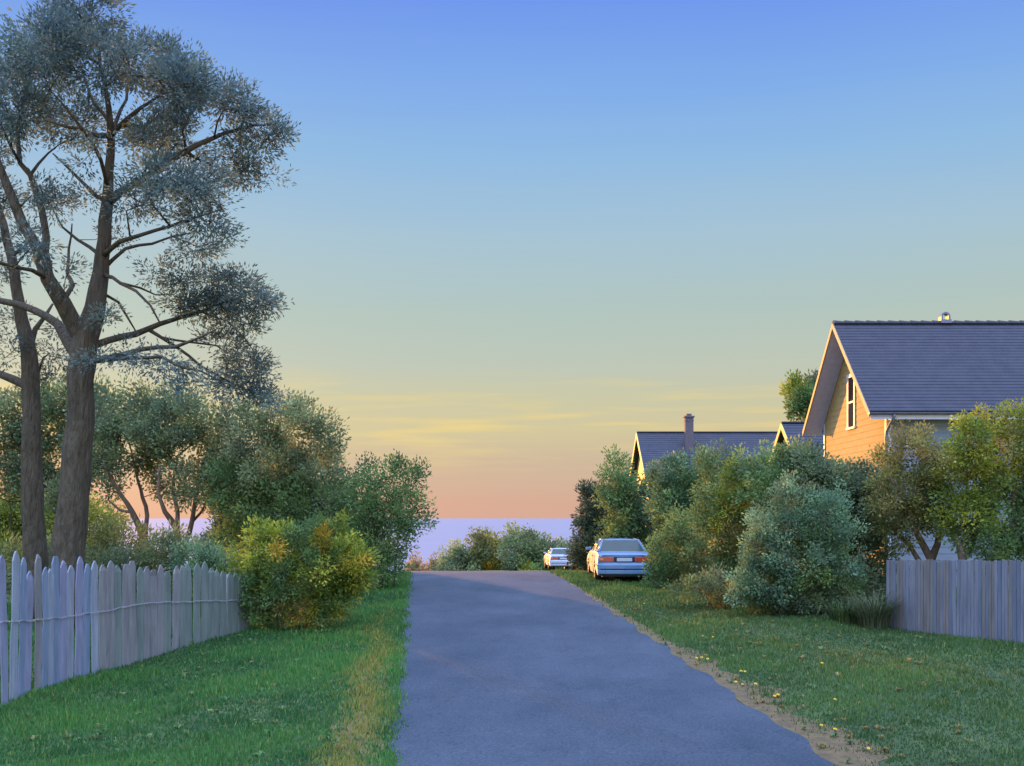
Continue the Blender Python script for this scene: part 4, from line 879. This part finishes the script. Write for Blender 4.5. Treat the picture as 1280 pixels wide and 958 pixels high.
    for s in 'lr':
        mb.tube([B['r'+s], T['r'+s]], [.055, .04], 6); mb.tube([B['f'+s], T['f'+s]], [.035, .03], 6)
        sx = -1 if s == 'l' else 1; mb.tube([(sx*.765,-.25,.96), (sx*.59,-.30,roof_h-.05)], .03, 6)
        mb.tube([T['r'+s], T['f'+s]], .035, 6)
        mb.hexa([(sx*.77,-1.66,.955),(sx*.77,-1.10,.955),(sx*.74,-1.10,.955),(sx*.74,-1.66,.955),(sx*.60,-1.08,roof_h-.05),(sx*.61,-.92,roof_h-.05),(sx*.58,-.92,roof_h-.05),(sx*.57,-1.08,roof_h-.05)])
    mb.tube([B['rl'], B['rr']], .03, 6); mb.build('pillar', paint, root, smooth=True)
    rg = quad_panel('rear_window', (B['rl'], B['rr'], T['rr'], T['rl']), M_carglass, .05, .01, root, .012)
    quad_panel('windscreen', (B['fl'], B['fr'], T['fr'], T['fl']), M_carglass, .05, .01, root, .012)
    for s, sx in (('l', -1), ('r', 1)):
        quad_panel('side_window', ((sx*.765,-1.05,.97), (sx*.765,.95,.96), (sx*.585,.2,roof_h-.06), (sx*.585,-.92,roof_h-.06)), M_carglass, .05, .01, root, .004)
    for sx in (-.3, .3):
        mb = MB(); mb.box(sx-.24, sx+.24, -.10, .02, .70, 1.08); mb.box(sx-.12, sx+.12, -.09, -.01, 1.05, 1.24); mb.build('seat', M_int, root, bevel=.03)
    # bumper with dark groove
    mb = MB(); ybk = [(-.84,-2.17),(-.6,-2.27),(0,-2.295),(.6,-2.27),(.84,-2.17)]
    for k in range(4):
        (xa, ya), (xb, yb) = ybk[k], ybk[k+1]
        for z0_, z1_, d_ in ((.30,.42,0),(.455,.58,0)): mb.hexa([(xa,ya,z0_),(xb,yb,z0_),(xb,yb+.12,z0_),(xa,ya+.12,z0_),(xa,ya+.006,z1_),(xb,yb+.006,z1_),(xb,yb+.12,z1_),(xa,ya+.12,z1_)])
    mb.build('bumper', paint, root, bevel=.01)
    mb = MB()
    for k in range(4):
        (xa, ya), (xb, yb) = ybk[k], ybk[k+1]; mb.hexa([(xa,ya+.02,.42),(xb,yb+.02,.42),(xb,yb+.1,.42),(xa,ya+.1,.42),(xa,ya+.02,.456),(xb,yb+.02,.456),(xb,yb+.1,.456),(xa,ya+.1,.456)])
    mb.box(-.7, .7, -2.15, -1.9, .20, .30); mb.build('bumper_groove', M_dark, root)
    for sx in (-1, 1):
        mb = MB(); mb.hexa([(sx*.34,-2.205,.67),(sx*.80,-2.155,.67),(sx*.80,-2.05,.67),(sx*.34,-2.1,.67),(sx*.36,-2.185,.83),(sx*.785,-2.13,.83),(sx*.785,-2.05,.83),(sx*.36,-2.1,.83)]); tl = mb.build('tail_light', M_red, root, bevel=.012)
        mb = MB(); mb.hexa([(sx*.66,-2.176,.72),(sx*.79,-2.162,.72),(sx*.79,-2.1,.72),(sx*.66,-2.1,.72),(sx*.66,-2.164,.79),(sx*.78,-2.150,.79),(sx*.78,-2.1,.79),(sx*.66,-2.1,.79)]); mb.build('indicator', M_amber, tl)
    mb = MB(); mb.box(-.33, .33, -2.200, -2.12, .665, .835); mb.build('plate_recess', M_dark, root, bevel=.01)
    mb = MB(); mb.box(-.24, .24, -2.215, -2.203, .69, .80); mb.build('licence_plate', M_plate, root, bevel=.004)
    mb = MB(); mb.box(-.70, .70, -2.172, -2.12, .872, .880)
    for sx in (-1, 1):
        for yy in (-1.02, -.28, .80): mb.box(sx*.858-.004, sx*.858+.004, yy-.004, yy+.004, .30, .90)
        mb.box(sx*.866-.008, sx*.866+.008, -1.9, 1.9, .56, .60)
    mb.build('door_seam', M_dark, root)
    for sx in (-1, 1):
        for yy in (-.86, -.10):
            mb = MB(); mb.box(sx*.862-.012, sx*.862+.012, yy-.07, yy+.07, .80, .83); mb.build('door_handle', M_dark, root)
    for sx in (-1, 1):
        mb = MB(); mb.box(sx*.90-.09, sx*.90+.09, .72, .80, .96, 1.07); mb.build('mirror', paint, root, bevel=.02)
    mb = MB(); mb.tube([(.45,-2.2,.22),(.45,-2.0,.22)], .03, 8); mb.build('exhaust', M_rim, root)
    for wy in wheel_y:
        for sx in (-1, 1):
            mb = MB(); pr_ = [(.235,-.10),(.29,-.105),(.315,-.07),(.32,0),(.315,.07),(.29,.105),(.235,.10)]; sg = 28
            for a in range(sg):
                an = 2*math.pi*a/sg
                for (r_, o_) in pr_: mb.v.append((sx*.775+o_, wy+math.cos(an)*r_, wz+math.sin(an)*r_))
            for a in range(sg):
                for k in range(len(pr_)-1):
                    i0 = a*len(pr_)+k; i1 = ((a+1) % sg)*len(pr_)+k; mb.f.append((i0, i1, i1+1, i0+1)); mb.m.append(0)
            wh = mb.build('wheel', M_tyre, root, smooth=True)
            mb = MB(); xo = sx*.775; mb.tube([(xo-sx*.02, wy, wz), (xo+sx*.07, wy, wz)], [.236, .225], 28); mb.tube([(xo+sx*.07, wy, wz), (xo+sx*.095, wy, wz)], [.08, .06], 14)
            for k in range(7):
                a = 2*math.pi*k/7; mb.tube([(xo+sx*.072, wy+math.cos(a)*.06, wz+math.sin(a)*.06), (xo+sx*.075, wy+math.cos(a)*.21, wz+math.sin(a)*.21)], .022, 4)
            mb.build('rim', M_rim, wh)
            mb = MB(); mb.tube([(sx*.45, wy, wz+.0), (sx*.80, wy, wz+.0)], ra+.012, 20, cap=True)
            mb.f = [f for f in mb.f if len(f) == 4] + [tuple(range(20))]; mb.m = [0]*len(mb.f)
            mb.build('wheel_arch', M_dark, root)
    return root
Yc = 35.2; xc = (780-640)/F*Yc
car('parked_car', 'pale blue sedan parked on the grass with its left side lit gold', (xc, Yc+2.25, (648-729.5)/F*Yc), R(.5), M_carblue)
Yd = 71.0; xd = (701.5-640)/F*Yd
car('parked_car', 'small white sedan parked beyond the crest of the road', (xd, Yd+2.2, (648-713)/F*Yd), R(3.5), M_carwhite, 1.36)

# ------------------------------------------------------------------ dandelions in the verge
M_petal = mat('dandelion_yellow', (.85,.58,.03), rough=.6, var=.1); M_stem = mat('stem', (.10,.18,.05))
mb = MB()
for ringi, (r_, h_, n_) in enumerate(((.030,.0,14),(.022,.008,12),(.012,.014,8))):
    for k in range(n_):
        a = 2*math.pi*k/n_+ringi*.2; c, s = math.cos(a), math.sin(a); w_ = .005
        mb.face([(c*.003-s*w_*.5, s*.003+c*w_*.5, .05+h_*.4), (c*.003+s*w_*.5, s*.003-c*w_*.5, .05+h_*.4), (c*r_+s*w_, s*r_-c*w_, .052+h_), (c*r_*1.1, s*r_*1.1, .052+h_), (c*r_-s*w_, s*r_+c*w_, .052+h_)])
fl = mb.build('dandelion', M_petal)
mb = MB(); mb.tube([(0,0,-.01),(.004,.002,.025),(0,0,.052)], .003, 5); st_ = mb.build('stem', M_stem, fl)
spots = [(777.5,741.5),(787,743),(891,799),(870,826),(877,826),(884,827),(926,843),(931,843),(920,857),(928,859),(944,859.5),(968,874),(972,873),(1027,832.5),(1043,879),(1026,911),(1043,917),(1085,940),(805,757)]
ORD = ['nearest','second','third','fourth','fifth','sixth','seventh','eighth','ninth','tenth','eleventh','twelfth','thirteenth','fourteenth','fifteenth']
strip = sorted([q for q in spots if q not in ((777.5,741.5),(787,743),(891,799),(1027,832.5),(1043,879),(805,757))], key=lambda q: -q[1])
LBL = {(777.5,741.5): 'left one of two yellow dandelions close together behind the blue car', (787,743): 'right one of two yellow dandelions close together behind the blue car',
       (805,757): 'small dandelion alone in the grass just below the pair behind the blue car', (891,799): 'lone dandelion in the grass below the yellow-green bush',
       (1027,832.5): 'lone dandelion in the lawn below the big blue-green bush', (1043,879): 'lone dandelion in the lawn just right of the dirt strip'}
for k_, q in enumerate(strip): LBL[q] = ORD[k_]+' dandelion along the dirt strip, counted from the bottom of the picture'
first = True
for (px, py) in spots:
    Y = 20.0
    for _ in range(40): Y = float(gz((px-640)/F*Y, Y))*F/(648-py)*.5 + Y*.5
    X = (px-640)/F*Y; z = float(gz(X, Y)); rz = float(rs.uniform(0, 6.28)); sc = float(rs.uniform(.9, 1.35))*(1 if Y < 30 else 1.2)
    o = fl if first else fl.copy()
    if not first:
        COL.objects.link(o); c = st_.copy(); COL.objects.link(c); c.parent = o
    first = False
    o.location = (X, Y, z+.015); o.rotation_euler = (float(rs.uniform(.2, .5)), float(rs.uniform(-.2, .2)), rz*.05); o.scale = (sc*.68,)*3
    tag(o, LBL[(px, py)], 'flower', 'dandelions along the right verge')
print('LEAVES', sum(len(m.polygons) for m in bpy.data.meshes))
print('SCENE BUILT', len(bpy.data.objects), sum(len(m.polygons) for m in bpy.data.meshes))
